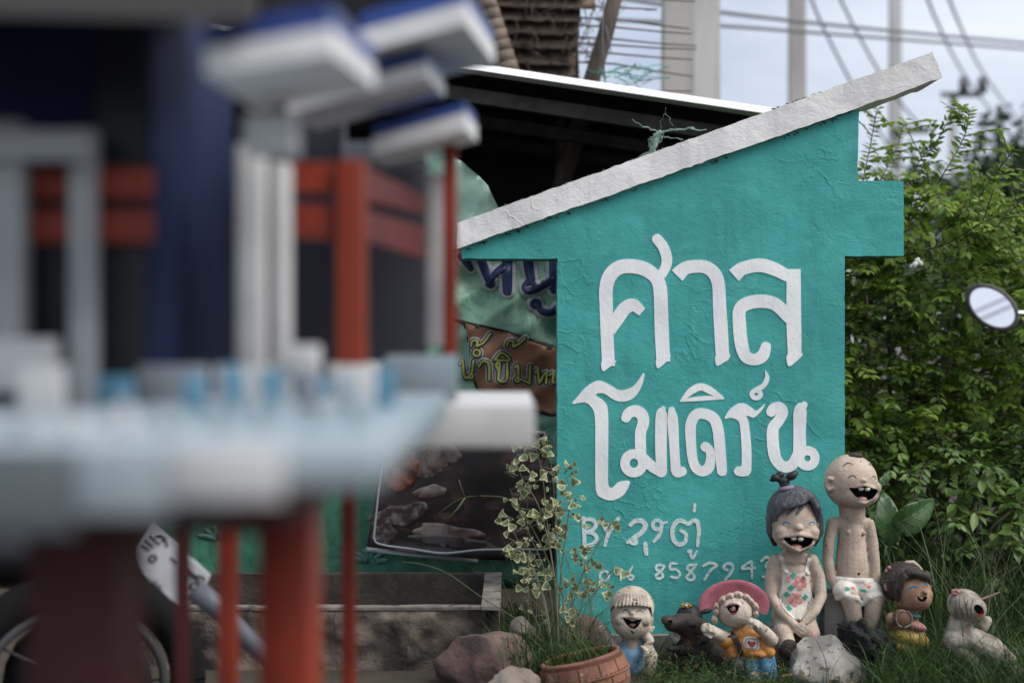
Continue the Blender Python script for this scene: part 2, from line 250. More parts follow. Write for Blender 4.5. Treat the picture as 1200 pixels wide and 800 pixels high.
# ------------------------------------------------------------------ object helpers
ORG = {}
def thing(name, label, cat, base=(0, 0, 0), group=None):
    o = bpy.data.objects.new(name, None); C.objects.link(o); o.location = base; o.empty_display_size = .1
    o['label'] = label; o['category'] = cat
    if group: o['group'] = group
    ORG[o] = Vector(base); return o
def tag(o, label=None, cat=None, group=None, kind=None):
    for k, v in (('label', label), ('category', cat), ('group', group), ('kind', kind)):
        if v: o[k] = v
    return o
def link(name, me, parent=None, org=None):
    o = bpy.data.objects.new(name, me); C.objects.link(o)
    if parent: o.parent = parent; ORG[o] = ORG[parent]
    else: ORG[o] = Vector((0, 0, 0))
    return o
class MB:
    def __init__(s): s.v = []; s.f = []; s.mi = []; s.m = 0
    def add(s, vs, fs):
        b = len(s.v); s.v += [tuple(x) for x in vs]; s.f += [tuple(i+b for i in f) for f in fs]; s.mi += [s.m]*len(fs); return s
    def hexa(s, c):              # 8 corners: bottom ring 0-3, top ring 4-7
        return s.add(c, [(3, 2, 1, 0), (4, 5, 6, 7), (0, 1, 5, 4), (1, 2, 6, 5), (2, 3, 7, 6), (3, 0, 4, 7)])
    def box(s, x0, x1, y0, y1, z0, z1, bev=0):
        if not bev:
            return s.hexa([(x0, y0, z0), (x1, y0, z0), (x1, y1, z0), (x0, y1, z0), (x0, y0, z1), (x1, y0, z1), (x1, y1, z1), (x0, y1, z1)])
        bm = bmesh.new(); bmesh.ops.create_cube(bm, size=1)
        for v in bm.verts: v.co = Vector(((x0+x1)/2+v.co.x*(x1-x0), (y0+y1)/2+v.co.y*(y1-y0), (z0+z1)/2+v.co.z*(z1-z0)))
        bmesh.ops.bevel(bm, geom=bm.edges[:], offset=bev, segments=2, affect='EDGES', profile=.5)
        return s.bm(bm)
    def bm(s, bm):
        bm.verts.index_update(); s.add([v.co[:] for v in bm.verts], [[v.index for v in f.verts] for f in bm.faces]); bm.free(); return s
    def tube(s, pts, rad, n=8, caps=True):
        pts = [Vector(p) for p in pts]; m = len(pts)
        rad = [rad]*m if not hasattr(rad, '__len__') else rad
        t0 = (pts[1]-pts[0]).normalized(); up = Vector((0, 0, 1)) if abs(t0.z) < .9 else Vector((1, 0, 0))
        vs = []
        for i, p in enumerate(pts):
            t = (pts[min(i+1, m-1)]-pts[max(i-1, 0)]).normalized()
            a = t.cross(up).normalized(); b = a.cross(t)
            vs += [p+(a*math.cos(k*2*math.pi/n)+b*math.sin(k*2*math.pi/n))*rad[i] for k in range(n)]
        fs = [(i*n+k, i*n+(k+1) % n, (i+1)*n+(k+1) % n, (i+1)*n+k) for i in range(m-1) for k in range(n)]
        if caps: fs += [tuple(range(n))[::-1], tuple((m-1)*n+k for k in range(n))]
        return s.add(vs, fs)
    def ell(s, c, r, rot=None, u=16, v=10):
        bm = bmesh.new(); bmesh.ops.create_uvsphere(bm, u_segments=u, v_segments=v, radius=1)
        M_ = rot.to_matrix() if rot else Matrix.Identity(3)
        for q in bm.verts: q.co = M_ @ Vector((q.co.x*r[0], q.co.y*r[1], q.co.z*r[2])) + Vector(c)
        return s.bm(bm)
    def lathe(s, prof, c=(0, 0, 0), n=32, rot=None):
        M_ = rot.to_matrix() if rot else Matrix.Identity(3); m = len(prof)
        vs = [M_ @ Vector((r*math.cos(k*2*math.pi/n), r*math.sin(k*2*math.pi/n), z))+Vector(c) for r, z in prof for k in range(n)]
        return s.add(vs, [(i*n+k, i*n+(k+1) % n, (i+1)*n+(k+1) % n, (i+1)*n+k) for i in range(m-1) for k in range(n)])
    def build(s, name, mats, parent=None, smooth=True, auto=None):
        me = bpy.data.meshes.new(name); o0 = ORG[parent] if parent else Vector((0, 0, 0))
        me.from_pydata([(x-o0.x, y-o0.y, z-o0.z) for x, y, z in s.v], [], s.f)
        for m_ in (mats if isinstance(mats, (list, tuple)) else [mats]): me.materials.append(m_)
        me.polygons.foreach_set('material_index', s.mi)
        if smooth:
            me.polygons.foreach_set('use_smooth', [True]*len(me.polygons))
            if auto: me.set_sharp_from_angle(angle=R(auto))
        me.update(); return link(name, me, parent)
def W(px, py, Y): return Vector(((px-600)*Y/F, Y, EYE+(400-py)*Y/F))
def pbox(px0, px1, py0, py1, Y0, Y1, bev=.002, mb=None):
    a = W(px0, py1, Y0); b = W(px1, py0, Y0); return (mb or MB()).box(a.x, b.x, Y0, Y1, a.z, b.z, bev)
def catmull(pts, n=6, closed=False):
    P = [np.array(p, float) for p in pts]; o = []; m = len(P)
    for i in range(m if closed else m-1):
        p0 = P[(i-1) % m] if closed or i > 0 else 2*P[0]-P[1]
        p1, p2 = P[i], P[(i+1) % m]
        p3 = P[(i+2) % m] if closed or i+2 < m else 2*P[-1]-P[-2]
        for k in range(n):
            t = k/n; o.append(.5*((2*p1)+(-p0+p2)*t+(2*p0-5*p1+4*p2-p3)*t*t+(-p0+3*p1-3*p2+p3)*t**3))
    if not closed: o.append(P[-1])
    return o
def ribbon(pts, round_ends=True, n=6, closed=False):
    """stroke with widths -> list of quads as (left, right) 2D pairs"""
    P = catmull(pts, n, closed); out = []; m = len(P)
    for i, p in enumerate(P):
        a = P[(i-1) % m] if closed else P[max(i-1, 0)]; b = P[(i+1) % m] if closed else P[min(i+1, m-1)]
        t = (b-a)[:2]; L = math.hypot(*t) or 1; nx, ny = -t[1]/L, t[0]/L; h = max(p[2], .5)/2
        out.append(((p[0]+nx*h, p[1]+ny*h), (p[0]-nx*h, p[1]-ny*h)))
    if closed: out.append(out[0])
    elif round_ends:
        def cap(p, t, h):
            L = math.hypot(*t) or 1; t = (t[0]/L, t[1]/L); r = []
            for k in (.35, .7, .93):
                c = math.sqrt(1-k*k); r.append(((p[0]+t[0]*h*k-t[1]*h*c, p[1]+t[1]*h*k+t[0]*h*c), (p[0]+t[0]*h*k+t[1]*h*c, p[1]+t[1]*h*k-t[0]*h*c)))
            return r
        e = cap(P[-1], (P[-1]-P[-2])[:2], P[-1][2]/2); s_ = cap(P[0], (P[0]-P[1])[:2], P[0][2]/2)
        s_ = [(b, a) for a, b in s_]
        out = s_[::-1]+out+e
    return out
def ring(cx, cy, rx, ry, w_, n=14): return [(cx+rx*math.cos(k*2*math.pi/n), cy+ry*math.sin(k*2*math.pi/n), w_) for k in range(n)]
def poly_fill(poly, step):
    """triangulate a 2D outline with inner points"""
    P = [Vector(p[:2]) for p in poly]; n = len(P)
    xs = [p.x for p in P]; ys = [p.y for p in P]
    def inside(x, y):
        c = False; j = n-1
        for i in range(n):
            if (P[i].y > y) != (P[j].y > y) and x < (P[j].x-P[i].x)*(y-P[i].y)/(P[j].y-P[i].y)+P[i].x: c = not c
            j = i
        return c
    pts = list(P); y = min(ys)+step*.5
    while y < max(ys):
        x = min(xs)+step*.5
        while x < max(xs):
            if inside(x, y): pts.append(Vector((x, y)))
            x += step
        y += step
    r = delaunay_2d_cdt(pts, [(i, (i+1) % n) for i in range(n)], [], 1, 1e-5)
    return [(v.x, v.y) for v in r[0]], [tuple(f) for f in r[2]]
def solid(mb, verts2, faces, surf, off, depth):
    """lay a 2D sheet on surf(px,py,off) with thickness"""
    n = len(verts2); top = [surf(x, y, off) for x, y in verts2]; bot = [surf(x, y, off-depth) for x, y in verts2]
    ec = {}
    for f in faces:
        for i in range(len(f)):
            a, b = f[i], f[(i+1) % len(f)]; k = (min(a, b), max(a, b)); ec[k] = None if k in ec else (a, b)
    fs = list(faces)+[(e[1], e[0], e[0]+n, e[1]+n) for e in ec.values() if e]
    mb.add(top+bot, fs); return mb
def lay_ribbon(mb, rb, surf, off, depth):
    vs = []; fs = []
    for a, b in rb: vs += [a, ((a[0]+b[0])/2, (a[1]+b[1])/2), b]
    for i in range(len(rb)-1):
        for k in (0, 1): fs.append((i*3+k, i*3+k+1, i*3+k+4, i*3+k+3))
    return solid(mb, vs, fs, surf, off, depth)

# ------------------------------------------------------------------ leaves and blades in bulk
LEAF_V = np.array([(0, 0, 0), (0, .42, -.03), (0, .75, -.05), (0, 1, -.10), (-.38, .28, .07), (-.42, .6, .03), (.38, .28, .07), (.42, .6, .03)])
LEAF_F = [(0, 1, 4), (1, 2, 5, 4), (2, 3, 5), (0, 6, 1), (1, 6, 7, 2), (2, 7, 3)]
def leaf_mats(L):
    """L: rows of (pos, dir, up, length, width) -> N x 8 x 3"""
    P = np.array([l[0] for l in L], float); D = np.array([l[1] for l in L], float); U = np.array([l[2] for l in L], float)
    ln = np.array([l[3] for l in L])[:, None, None]; wd = np.array([l[4] for l in L])[:, None, None]
    D /= np.linalg.norm(D, axis=1, keepdims=True)+1e-9; X = np.cross(D, U); X /= np.linalg.norm(X, axis=1, keepdims=True)+1e-9; Z = np.cross(X, D)
    t = LEAF_V[None]
    return P[:, None]+X[:, None]*t[:, :, :1]*wd+D[:, None]*t[:, :, 1:2]*ln+Z[:, None]*t[:, :, 2:]*ln
def fast_mesh(name, V, F_list, tint=None):
    me = bpy.data.meshes.new(name); me.vertices.add(len(V)); me.vertices.foreach_set('co', np.asarray(V, np.float32).ravel())
    lens = np.array([len(f) for f in F_list]); idx = np.concatenate([np.asarray(f) for f in F_list]).astype(np.int32)
    me.loops.add(len(idx)); me.loops.foreach_set('vertex_index', idx); me.polygons.add(len(lens))
    st = np.concatenate([[0], np.cumsum(lens)[:-1]]).astype(np.int32); me.polygons.foreach_set('loop_start', st); me.polygons.foreach_set('loop_total', lens.astype(np.int32))
    me.polygons.foreach_set('use_smooth', np.ones(len(lens), bool))
    if tint is not None:
        a = me.attributes.new('tint', 'FLOAT', 'POINT'); a.data.foreach_set('value', np.asarray(tint, np.float32))
    me.update(calc_edges=True); me.validate(); return me
def foliage(name, L, m, parent=None, kind='stuff'):
    V = leaf_mats(L).reshape(-1, 3); n = len(L)
    if parent: V = V-np.array(ORG[parent])
    Fs = [tuple(i*8+k for k in f) for i in range(n) for f in LEAF_F]
    t = np.repeat(rng.random(n)**1.3, 8)
    me = fast_mesh(name, V, Fs, t); me.materials.append(m); o = link(name, me, parent)
    if kind: o['kind'] = kind
    return o
def blades(name, B, m, parent=None, kind='stuff', seg=5):
    """B: (pos, lean vector (x,y), height, width, droop)"""
    V = []; Fs = []; T = []
    for p, ln, h, wd, dr in B:
        b = len(V); a = random.uniform(0, math.pi); sx, sy = math.cos(a)*wd/2, math.sin(a)*wd/2; tt = random.random()
        for i in range(seg+1):
            t = i/seg; r = t*t
            c = (p[0]+ln[0]*h*(t*.35+r*.65), p[1]+ln[1]*h*(t*.35+r*.65), p[2]+h*(t-dr*r*t)); k = 1-t**2*.95
            V += [(c[0]-sx*k, c[1]-sy*k, c[2]), (c[0]+sx*k, c[1]+sy*k, c[2])]; T += [tt, tt]
        Fs += [(b+2*i, b+2*i+1, b+2*i+3, b+2*i+2) for i in range(seg)]
    V = np.array(V)
    if parent: V = V-np.array(ORG[parent])
    me = fast_mesh(name, V, Fs, T); me.materials.append(m); o = link(name, me, parent)
    if kind: o['kind'] = kind
    return o

# ------------------------------------------------------------------ ground
g = MB(); n = 60
xs = sorted(set([-1500, -400, -100, -30]+[x*.5 for x in range(-24, 25)]+[30, 100, 400, 1500])); ys = sorted(set([-400, -60, -10]+[y*.5 for y in range(-4, 40)]+[30, 60, 150, 500, 2000]))
vs = [(x, y, (0.02*mn.noise((x*.8, y*.8, 0)) if abs(x) < 12 and y < 20 else 0)) for y in ys for x in xs]; nx = len(xs)
g.add(vs, [(j*nx+i, j*nx+i+1, (j+1)*nx+i+1, (j+1)*nx+i) for j in range(len(ys)-1) for i in range(nx-1)])
tag(g.build('ground', M['soil']), kind='structure')

# ------------------------------------------------------------------ the painted sign
SY = 5.5; SK = SY/F
def SP(px, py): return ((px-600)*SK, EYE+(400-py)*SK)
sign = thing('shrine_shaped_sign', 'teal plastered sign shaped like a shrine with sloping white roof and Thai lettering', 'sign', (SP(820, 0)[0], SY, 0))
def rough_outline(pts, step=7, amp=.8, keep=()):
    o = []
    for i, p in enumerate(pts):
        q = pts[(i+1) % len(pts)]; L = math.hypot(q[0]-p[0], q[1]-p[1]); m = max(1, int(L/step))
        for k in range(m):
            t = k/m; x, y = p[0]+(q[0]-p[0])*t, p[1]+(q[1]-p[1])*t
            o.append((x+amp*mn.noise((x*.11, y*.11, 3.1))*1.3+random.uniform(-.2, .2)*amp, y+amp*mn.noise((x*.11, y*.11, 9.4))*1.3+random.uniform(-.2, .2)*amp))
    return o
def slab_mesh(poly, y0, y1, name, mats, parent, step=14, wav=.004):
    v2, f = poly_fill(poly, step); n = len(v2); mb = MB()
    fr = []; 
    for x, y in v2:
        X, Z = SP(x, y); fr.append((X, y0+wav*mn.noise((x*.02, y*.02, 0))*1.2, Z))
    bk = [(X, y1, Z) for X, _, Z in fr]; ec = {}
    for t in f:
        for i in range(3):
            a, b = t[i], t[(i+1) % 3]; k = (min(a, b), max(a, b)); ec[k] = None if k in ec else (a, b)
    mb.add(fr+bk, []); mb.f += [tuple(t) for t in f]; mb.mi += [0]*len(f)
    mb.f += [tuple(i+n for i in t[::-1]) for t in f]; mb.mi += [0]*len(f)
    for e in ec.values():
        if e: mb.f.append((e[1], e[0], e[0]+n, e[1]+n)); mb.mi.append(1)
    me = mb.build(name, mats, parent, smooth=True, auto=40)
    bm = bmesh.new(); bm.from_mesh(me.data); bmesh.ops.recalc_face_normals(bm, faces=bm.faces); bm.to_mesh(me.data); bm.free(); me.data.set_sharp_from_angle(angle=R(40))
    return me
# y is flipped between image and world, so outline order does not matter after recalculation
body = [(541, 303), (541, 289), (1007, 128), (1005, 212), (1059, 212), (1059, 300), (990, 300), (990, 758), (653, 758), (653, 303)]
slab_mesh(rough_outline(body), SY, SY+.16, 'wall', [M['teal'], M['teal_edge']], sign)
slab_mesh(rough_outline([(536, 262), (1090, 63), (1102, 92), (1040, 115), (536, 292)], amp=1.0), SY-.03, SY+.24, 'roof_slab', [M['slab'], M['slab']], sign, step=12)
# dirt line and chips along the joint between slab and wall
d = MB()
for i in range(110):
    px = 545+460*random.random()
    if mn.noise((px*.03, 7.7, 0)) < .05: continue
    py = 292-(px-537)*.3504+2
    X, Z = SP(px, py); s_ = random.uniform(.0015, .006); d.ell((X, SY-.0005, Z-random.uniform(-.002, .008)), (s_*1.6, .003, s_*.5), Euler((0, R(20), 0)), 6, 4)
d.build('grime', M['chip'], sign)['kind'] = 'stuff'
d = MB()
for i in range(260):
    px = random.uniform(545, 1098)
    if mn.noise((px*.02, 3.3, 0)) < -.05: continue
    px += 0; py = 262-(px-536)*.3592-.2
    X, Z = SP(px, py); s_ = random.uniform(.0015, .0065); d.ell((X, SY-.027+random.uniform(0, .05), Z), (s_*1.6, .006, s_*.7), Euler((0, R(20), 0)), 6, 4)
d.build('moss', M['chip'], sign)['kind'] = 'stuff'
slab_mesh(rough_outline([(648, 742), (994, 742), (996, 775), (646, 775)]), SY-.035, SY+.2, 'plinth', [M['conc'], M['conc']], sign)
def sign_surf(px, py, off):
    X, Z = SP(px, py); return (X, SY-.0012-off+.004*mn.noise((px*.02, py*.02, 0))*1.2, Z)
lc = [0]
def letter(strokes=(), polys=(), o=(640, 260), s=4.0, m='letter'):
    mb = MB(); off = .0012
    T = lambda p: (o[0]+p[0]/s, o[1]+p[1]/s) + ((p[2]/s,) if len(p) > 2 else ())
    for st in strokes:
        closed = False; rnd = True
        if isinstance(st, tuple): st, opt = st; closed = 'c' in opt; rnd = 'f' not in opt
        P = [T(p) for p in st]
        P = [(x+.25*mn.noise((x*.3, y*.3, 1)), y+.25*mn.noise((x*.3, y*.3, 5)), w_) for x, y, w_ in P]
        lay_ribbon(mb, ribbon(P, rnd, 6, closed), sign_surf, off, .0032); off += .0002
    for pl in polys:
        P = [tuple(p[:2]) for p in catmull([T(p) for p in pl], 3, True)]
        v2, f = poly_fill(P, 6); solid(mb, v2, f, sign_surf, off, .0032); off += .0002
    ob = mb.build('letter', M[m], sign, smooth=False)
    bm = bmesh.new(); bm.from_mesh(ob.data); bmesh.ops.recalc_face_normals(bm, faces=bm.faces); bm.to_mesh(ob.data); bm.free()
# first line
letter([([(292, 676, 60), (285, 520, 60), (282, 400, 62), (281, 310, 64), (300, 250, 66), (345, 213, 66), (410, 208, 66), (470, 225, 66), (515, 262, 62), (533, 310, 64), (538, 400, 64), (543, 520, 66), (549, 655, 64)], 'f'),
        [(520, 80, 48), (548, 115, 50), (565, 165, 50), (562, 205, 48), (543, 245, 44)],
        ([(306, 520, 30), (335, 455, 60), (370, 405, 62), (410, 390, 60), (450, 422, 42)], 'f')],
       [[(262, 650), (322, 650), (325, 658), (295, 682), (264, 699)], [(518, 640), (580, 622), (576, 640), (545, 672), (520, 685)]])
letter([([(614, 252, 70), (650, 218, 62), (700, 208, 60), (750, 213, 60), (790, 245, 62), (808, 300, 60), (813, 400, 62), (820, 500, 64), (826, 635, 62)], 'f')],
       [[(796, 620), (857, 615), (858, 640), (830, 660), (798, 673)]])
letter([([(240, 252, 70), (280, 220, 62), (360, 203, 64), (430, 222, 62), (490, 252, 56), (525, 262, 54)], 'f'),
        ([(520, 222, 66), (520, 400, 68), (522, 520, 68), (525, 635, 62)], 'f'),
        ([(500, 450, 56), (440, 390, 60), (380, 372, 62), (310, 380, 62), (268, 410, 60), (266, 480, 62), (275, 570, 62), (295, 630, 56), (340, 645, 54), (375, 625, 58), (390, 585, 48)], '')],
       [[(490, 620), (557, 615), (558, 628), (530, 655), (495, 676)]], o=(800, 260))
# second line
letter([], [[(122, 212), (150, 175), (185, 135), (240, 103), (290, 118), (345, 148), (395, 138), (425, 112), (455, 68), (460, 85), (445, 135), (415, 180), (375, 200), (325, 197), (270, 163), (232, 170), (272, 200), (290, 245), (291, 400), (290, 560), (296, 600), (312, 603), (340, 578), (390, 573), (384, 605), (358, 642), (310, 664), (260, 652), (233, 615), (230, 450), (229, 280), (212, 228), (178, 205)]], o=(640, 420))
letter([[(374, 278, 44), (388, 256, 50), (418, 245, 54), (448, 262, 56), (456, 300, 54), (442, 350, 52), (443, 440, 52)], (ring(411, 490, 42, 44, 44), 'c'),
        [(440, 450, 48), (490, 500, 50), (540, 532, 48)], [(549, 232, 20), (540, 265, 52), (538, 400, 54), (541, 530, 50)]], o=(640, 420))
letter([[(588, 240, 30), (594, 290, 50), (600, 400, 46), (605, 480, 46), (612, 530, 48), (638, 528, 44)]], o=(640, 420))
letter([[(-8, 198, 10), (60, 190, 20), (130, 185, 20), (192, 187, 8)], [(2, 190, 18), (40, 152, 32), (85, 133, 34), (130, 150, 34), (182, 182, 16)]], o=(800, 420))
letter([([(106, 413, 46), (126, 430, 40), (131, 470, 44), (122, 510, 50), (95, 528, 48), (62, 510, 46), (45, 460, 46), (38, 380, 48), (38, 310, 50), (60, 265, 50), (100, 258, 50), (145, 280, 52), (165, 330, 52), (175, 420, 52), (185, 528, 46)], '')], o=(800, 420))
letter([], [[(197, 282), (215, 245), (250, 216), (290, 210), (330, 235), (345, 245), (365, 230), (387, 211), (375, 237), (350, 265), (330, 277), (300, 268), (310, 300), (320, 400), (322, 500), (315, 540), (285, 552), (250, 545), (240, 525), (255, 505), (275, 498), (275, 400), (268, 310), (255, 288), (225, 277)]], o=(800, 420))
letter([[(387, 58, 4), (396, 90, 22), (380, 125, 24), (345, 148, 24)], (ring(345, 167, 20, 18, 22), 'c')], o=(800, 420))
letter([[(415, 250, 46), (428, 233, 50), (455, 231, 54), (468, 255, 52), (450, 290, 50), (425, 325, 54), (422, 380, 56), (430, 450, 56), (450, 490, 52), (480, 508, 52), (515, 495, 52), (540, 450, 50)],
        [(570, 216, 30), (552, 245, 60), (548, 340, 58), (548, 420, 60), (537, 480, 48)], (ring(585, 467, 36, 36, 42), 'c')], o=(800, 420))
# third line and telephone number
Z5 = dict(o=(660, 570), s=4.615, m='letter2')
letter([[(110, 170, 22), (113, 250, 22), (116, 322, 20)], [(112, 178, 18), (150, 176, 20), (178, 200, 22), (160, 232, 20), (124, 246, 18)], [(124, 246, 18), (166, 254, 20), (182, 282, 22), (160, 310, 20), (120, 320, 18)]], **Z5)
letter([[(205, 178, 20), (222, 215, 20), (238, 248, 18)], [(298, 172, 20), (262, 225, 20), (240, 265, 20), (226, 315, 18)]], **Z5)
letter([[(362, 208, 20), (390, 186, 24), (425, 186, 26), (444, 210, 28), (425, 245, 26), (385, 275, 24), (348, 300, 18)], [(348, 300, 16), (372, 286, 18), (396, 292, 18), (390, 308, 18), (366, 304, 16)]], **Z5)
letter([[(444, 308, 22), (446, 335, 26), (450, 362, 22)]], **Z5)
letter([(ring(508, 206, 24, 24, 20), 'c'), [(530, 215, 20), (524, 250, 22), (510, 275, 20), (490, 297, 14)], [(528, 203, 16), (560, 192, 12)]], **Z5)
letter([[(712, 96, 16), (708, 130, 18)]], **Z5)
letter([[(636, 236, 18), (664, 256, 20), (660, 295, 22), (628, 313, 22), (597, 285, 24), (592, 225, 24), (618, 186, 24), (652, 188, 22), (675, 202, 20), (700, 184, 22), (726, 192, 24), (733, 240, 22), (726, 318, 16)]], **Z5)
letter([[(676, 352, 14), (690, 345, 14), (690, 372, 14), (702, 384, 14), (722, 350, 12)]], **Z5)
letter([(ring(222, 482, 24, 25, 15), 'c')], **Z5)
letter([(ring(292, 458, 14, 15, 12), 'c'), [(308, 455, 12), (312, 480, 12), (310, 504, 10)]], **Z5)
letter([[(374, 432, 10), (356, 466, 12), (352, 492, 12), (368, 502, 12), (380, 487, 12), (362, 477, 10)]], **Z5)
letter([[(546, 426, 12), (512, 424, 13), (502, 444, 13), (528, 462, 13), (540, 484, 13), (516, 497, 13), (500, 480, 12), (526, 458, 12), (548, 432, 11)]], **Z5)
letter([[(616, 416, 12), (582, 416, 13), (580, 446, 13), (610, 446, 13), (632, 470, 13), (615, 492, 13), (582, 486, 11)]], **Z5)
letter([[(716, 424, 12), (682, 424, 14), (672, 445, 14), (696, 464, 14), (710, 490, 14), (690, 505, 14), (668, 490, 13), (692, 458, 13), (720, 420, 12)]], **Z5)
letter([[(756, 428, 12), (792, 412, 15), (830, 424, 14), (796, 452, 15), (764, 502, 13)]], **Z5)
letter([[(888, 452, 12), (866, 436, 14), (884, 415, 14), (912, 420, 14), (916, 445, 14), (898, 475, 14), (876, 500, 12)]], **Z5)
letter([[(1014, 402, 12), (966, 440, 14), (1036, 440, 12)], [(1020, 406, 14), (1020, 494, 12)]], **Z5)
letter([[(1072, 402, 12), (1096, 382, 14), (1118, 396, 14), (1096, 428, 13), (1120, 456, 14), (1106, 488, 14), (1080, 486, 12)]], **Z5)

# ------------------------------------------------------------------ clay figures: blended solids
def conv(Yd):
    k = Yd/F
    return lambda v: ((v[0]-600)*k, Yd+v[1]*k, EYE+(400+v[2])*k)
def tmp_obj(mb, mats=()):
    me = bpy.data.meshes.new('tmp'); me.from_pydata(mb.v, [], mb.f)
    for m_ in mats: me.materials.append(m_)
    o = bpy.data.objects.new('tmp', me); C.objects.link(o); return o
def prim(mb, q):
    if q[0] == 'e':
        _, (px, py, d_), (rx, rd, rz) = q[:3]; rot = Euler((R(q[4]) if len(q) > 4 else 0, R(q[3]) if len(q) > 3 else 0, 0)); mb.ell((px, d_, -py), (rx, rd, rz), rot, 28, 18)
    else:
        pts = q[1]
        for i, (px, py, d_, r) in enumerate(pts):
            mb.ell((px, d_, -py), (r, r, r), None, 18, 12)
            if i:
                a = pts[i-1]; mb.tube([(a[0], a[2], -a[1]), (px, d_, -py)], [a[3], r], 16)
class Fig:
    def __init__(s, root, Yd): s.root = root; s.Y = Yd; s.cv = conv(Yd); s.bvh = None
    def put(s, name, V, Fc, mats, mi=None, parent=None, smooth=True):
        o0 = ORG[s.root]; me = bpy.data.meshes.new(name)
        vv = [Vector(s.cv(v))-o0 for v in V]; me.from_pydata(vv, [], Fc)
        for m_ in (mats if isinstance(mats, (list, tuple)) else [mats]): me.materials.append(m_)
        if mi is not None: me.polygons.foreach_set('material_index', mi)
        me.polygons.foreach_set('use_smooth', [smooth]*len(me.polygons)); me.set_sharp_from_angle(angle=R(50)); me.update()
        return link(name, me, parent or s.root)
    def blob(s, name, prims, m, vox=1.1, sm=6, cuts=(), parent=None, main=False, grooves=()):
        mb = MB()
        for q in prims: prim(mb, q)
        o = tmp_obj(mb, [m]); r = o.modifiers.new('r', 'REMESH'); r.mode = 'VOXEL'; r.voxel_size = vox
        t = o.modifiers.new('s', 'SMOOTH'); t.factor = .5; t.iterations = sm
        cs = []
        for poly, d0, d1 in cuts:                     # mouth cavities
            P = [tuple(p[:2]) for p in catmull(poly, 4, True)]; n = len(P); c = MB()
            c.add([(x, d0, -y) for x, y in P]+[(x, d1, -y) for x, y in P], [tuple(range(n)), tuple(range(2*n-1, n-1, -1))]+[(i, i+n, (i+1) % n+n, (i+1) % n) for i in range(n)])
            co = tmp_obj(c, [M['mouth']]); bm = bmesh.new(); bm.from_mesh(co.data); bmesh.ops.recalc_face_normals(bm, faces=bm.faces); bm.to_mesh(co.data); bm.free()
            b = o.modifiers.new('b', 'BOOLEAN'); b.operation = 'DIFFERENCE'; b.object = co; b.solver = 'EXACT'
            try: b.material_mode = 'TRANSFER'
            except Exception: pass
            cs.append(co)
        dg = bpy.context.evaluated_depsgraph_get(); dg.update()
        me = bpy.data.meshes.new_from_object(o.evaluated_get(dg))
        V = [v.co[:] for v in me.vertices]; Fc = [tuple(p.vertices) for p in me.polygons]; mi = [p.material_index for p in me.polygons]
        mats = [x for x in me.materials] or [m]
        for x in [o]+cs:
            dd = x.data; bpy.data.objects.remove(x); bpy.data.meshes.remove(dd)
        bpy.data.meshes.remove(me)
        if main or s.bvh is None: s.bvh = BVHTree.FromPolygons(V, Fc)
        s.last = BVHTree.FromPolygons(V, Fc)
        return s.put(name, V, Fc, mats, mi, parent)
    def surf(s, bvh=None, fb=0):
        bvh = bvh or s.bvh
        def f(px, py, off):
            h = bvh.ray_cast(Vector((px, -400, -py)), Vector((0, 1, 0)))
            if h[0] is None:
                h = bvh.find_nearest(Vector((px, -20, -py)))
                return (h[0].x, h[0].y-off, h[0].z)
            return (px, h[0].y-off, -py)
        return f
    def decal(s, name, m, strokes=(), polys=(), off=.35, depth=1.2, bvh=None, parent=None, step=2.5, smooth=True):
        if len(strokes)+len(polys) > 1 and name != 'crackle':
            for st in strokes: s.decal(name, m, [st], (), off, depth, bvh, parent, step); off += .06
            for pl in polys: s.decal(name, m, (), [pl], off, depth, bvh, parent, step); off += .06
            return
        mb = MB(); f = s.surf(bvh)
        for st in strokes:
            closed = isinstance(st, tuple); st = st[0] if closed else st
            lay_ribbon(mb, ribbon(st, True, 4, closed), f, off, depth); off += .06
        for pl in polys:
            v2, fc = poly_fill([tuple(p[:2]) for p in catmull(pl, 3, True)], step); solid(mb, v2, fc, f, off, depth); off += .06
        o = s.put(name, mb.v, mb.f, m, None, parent, smooth)
        bm = bmesh.new(); bm.from_mesh(o.data); bmesh.ops.recalc_face_normals(bm, faces=bm.faces); bm.to_mesh(o.data); bm.free(); return o
    def prims(s, name, m, pr, parent=None):
        mb = MB()
        for q in pr: prim(mb, q)
        return s.put(name, mb.v, mb.f, m, None, parent)
def fig(name, label, cat, px, py, Yd, group=None):
    b = W(px, py, Yd); return Fig(thing(name, label, cat, (b.x, Yd, b.z), group), Yd)
GRP = 'laughing clay figurines in front of the sign'

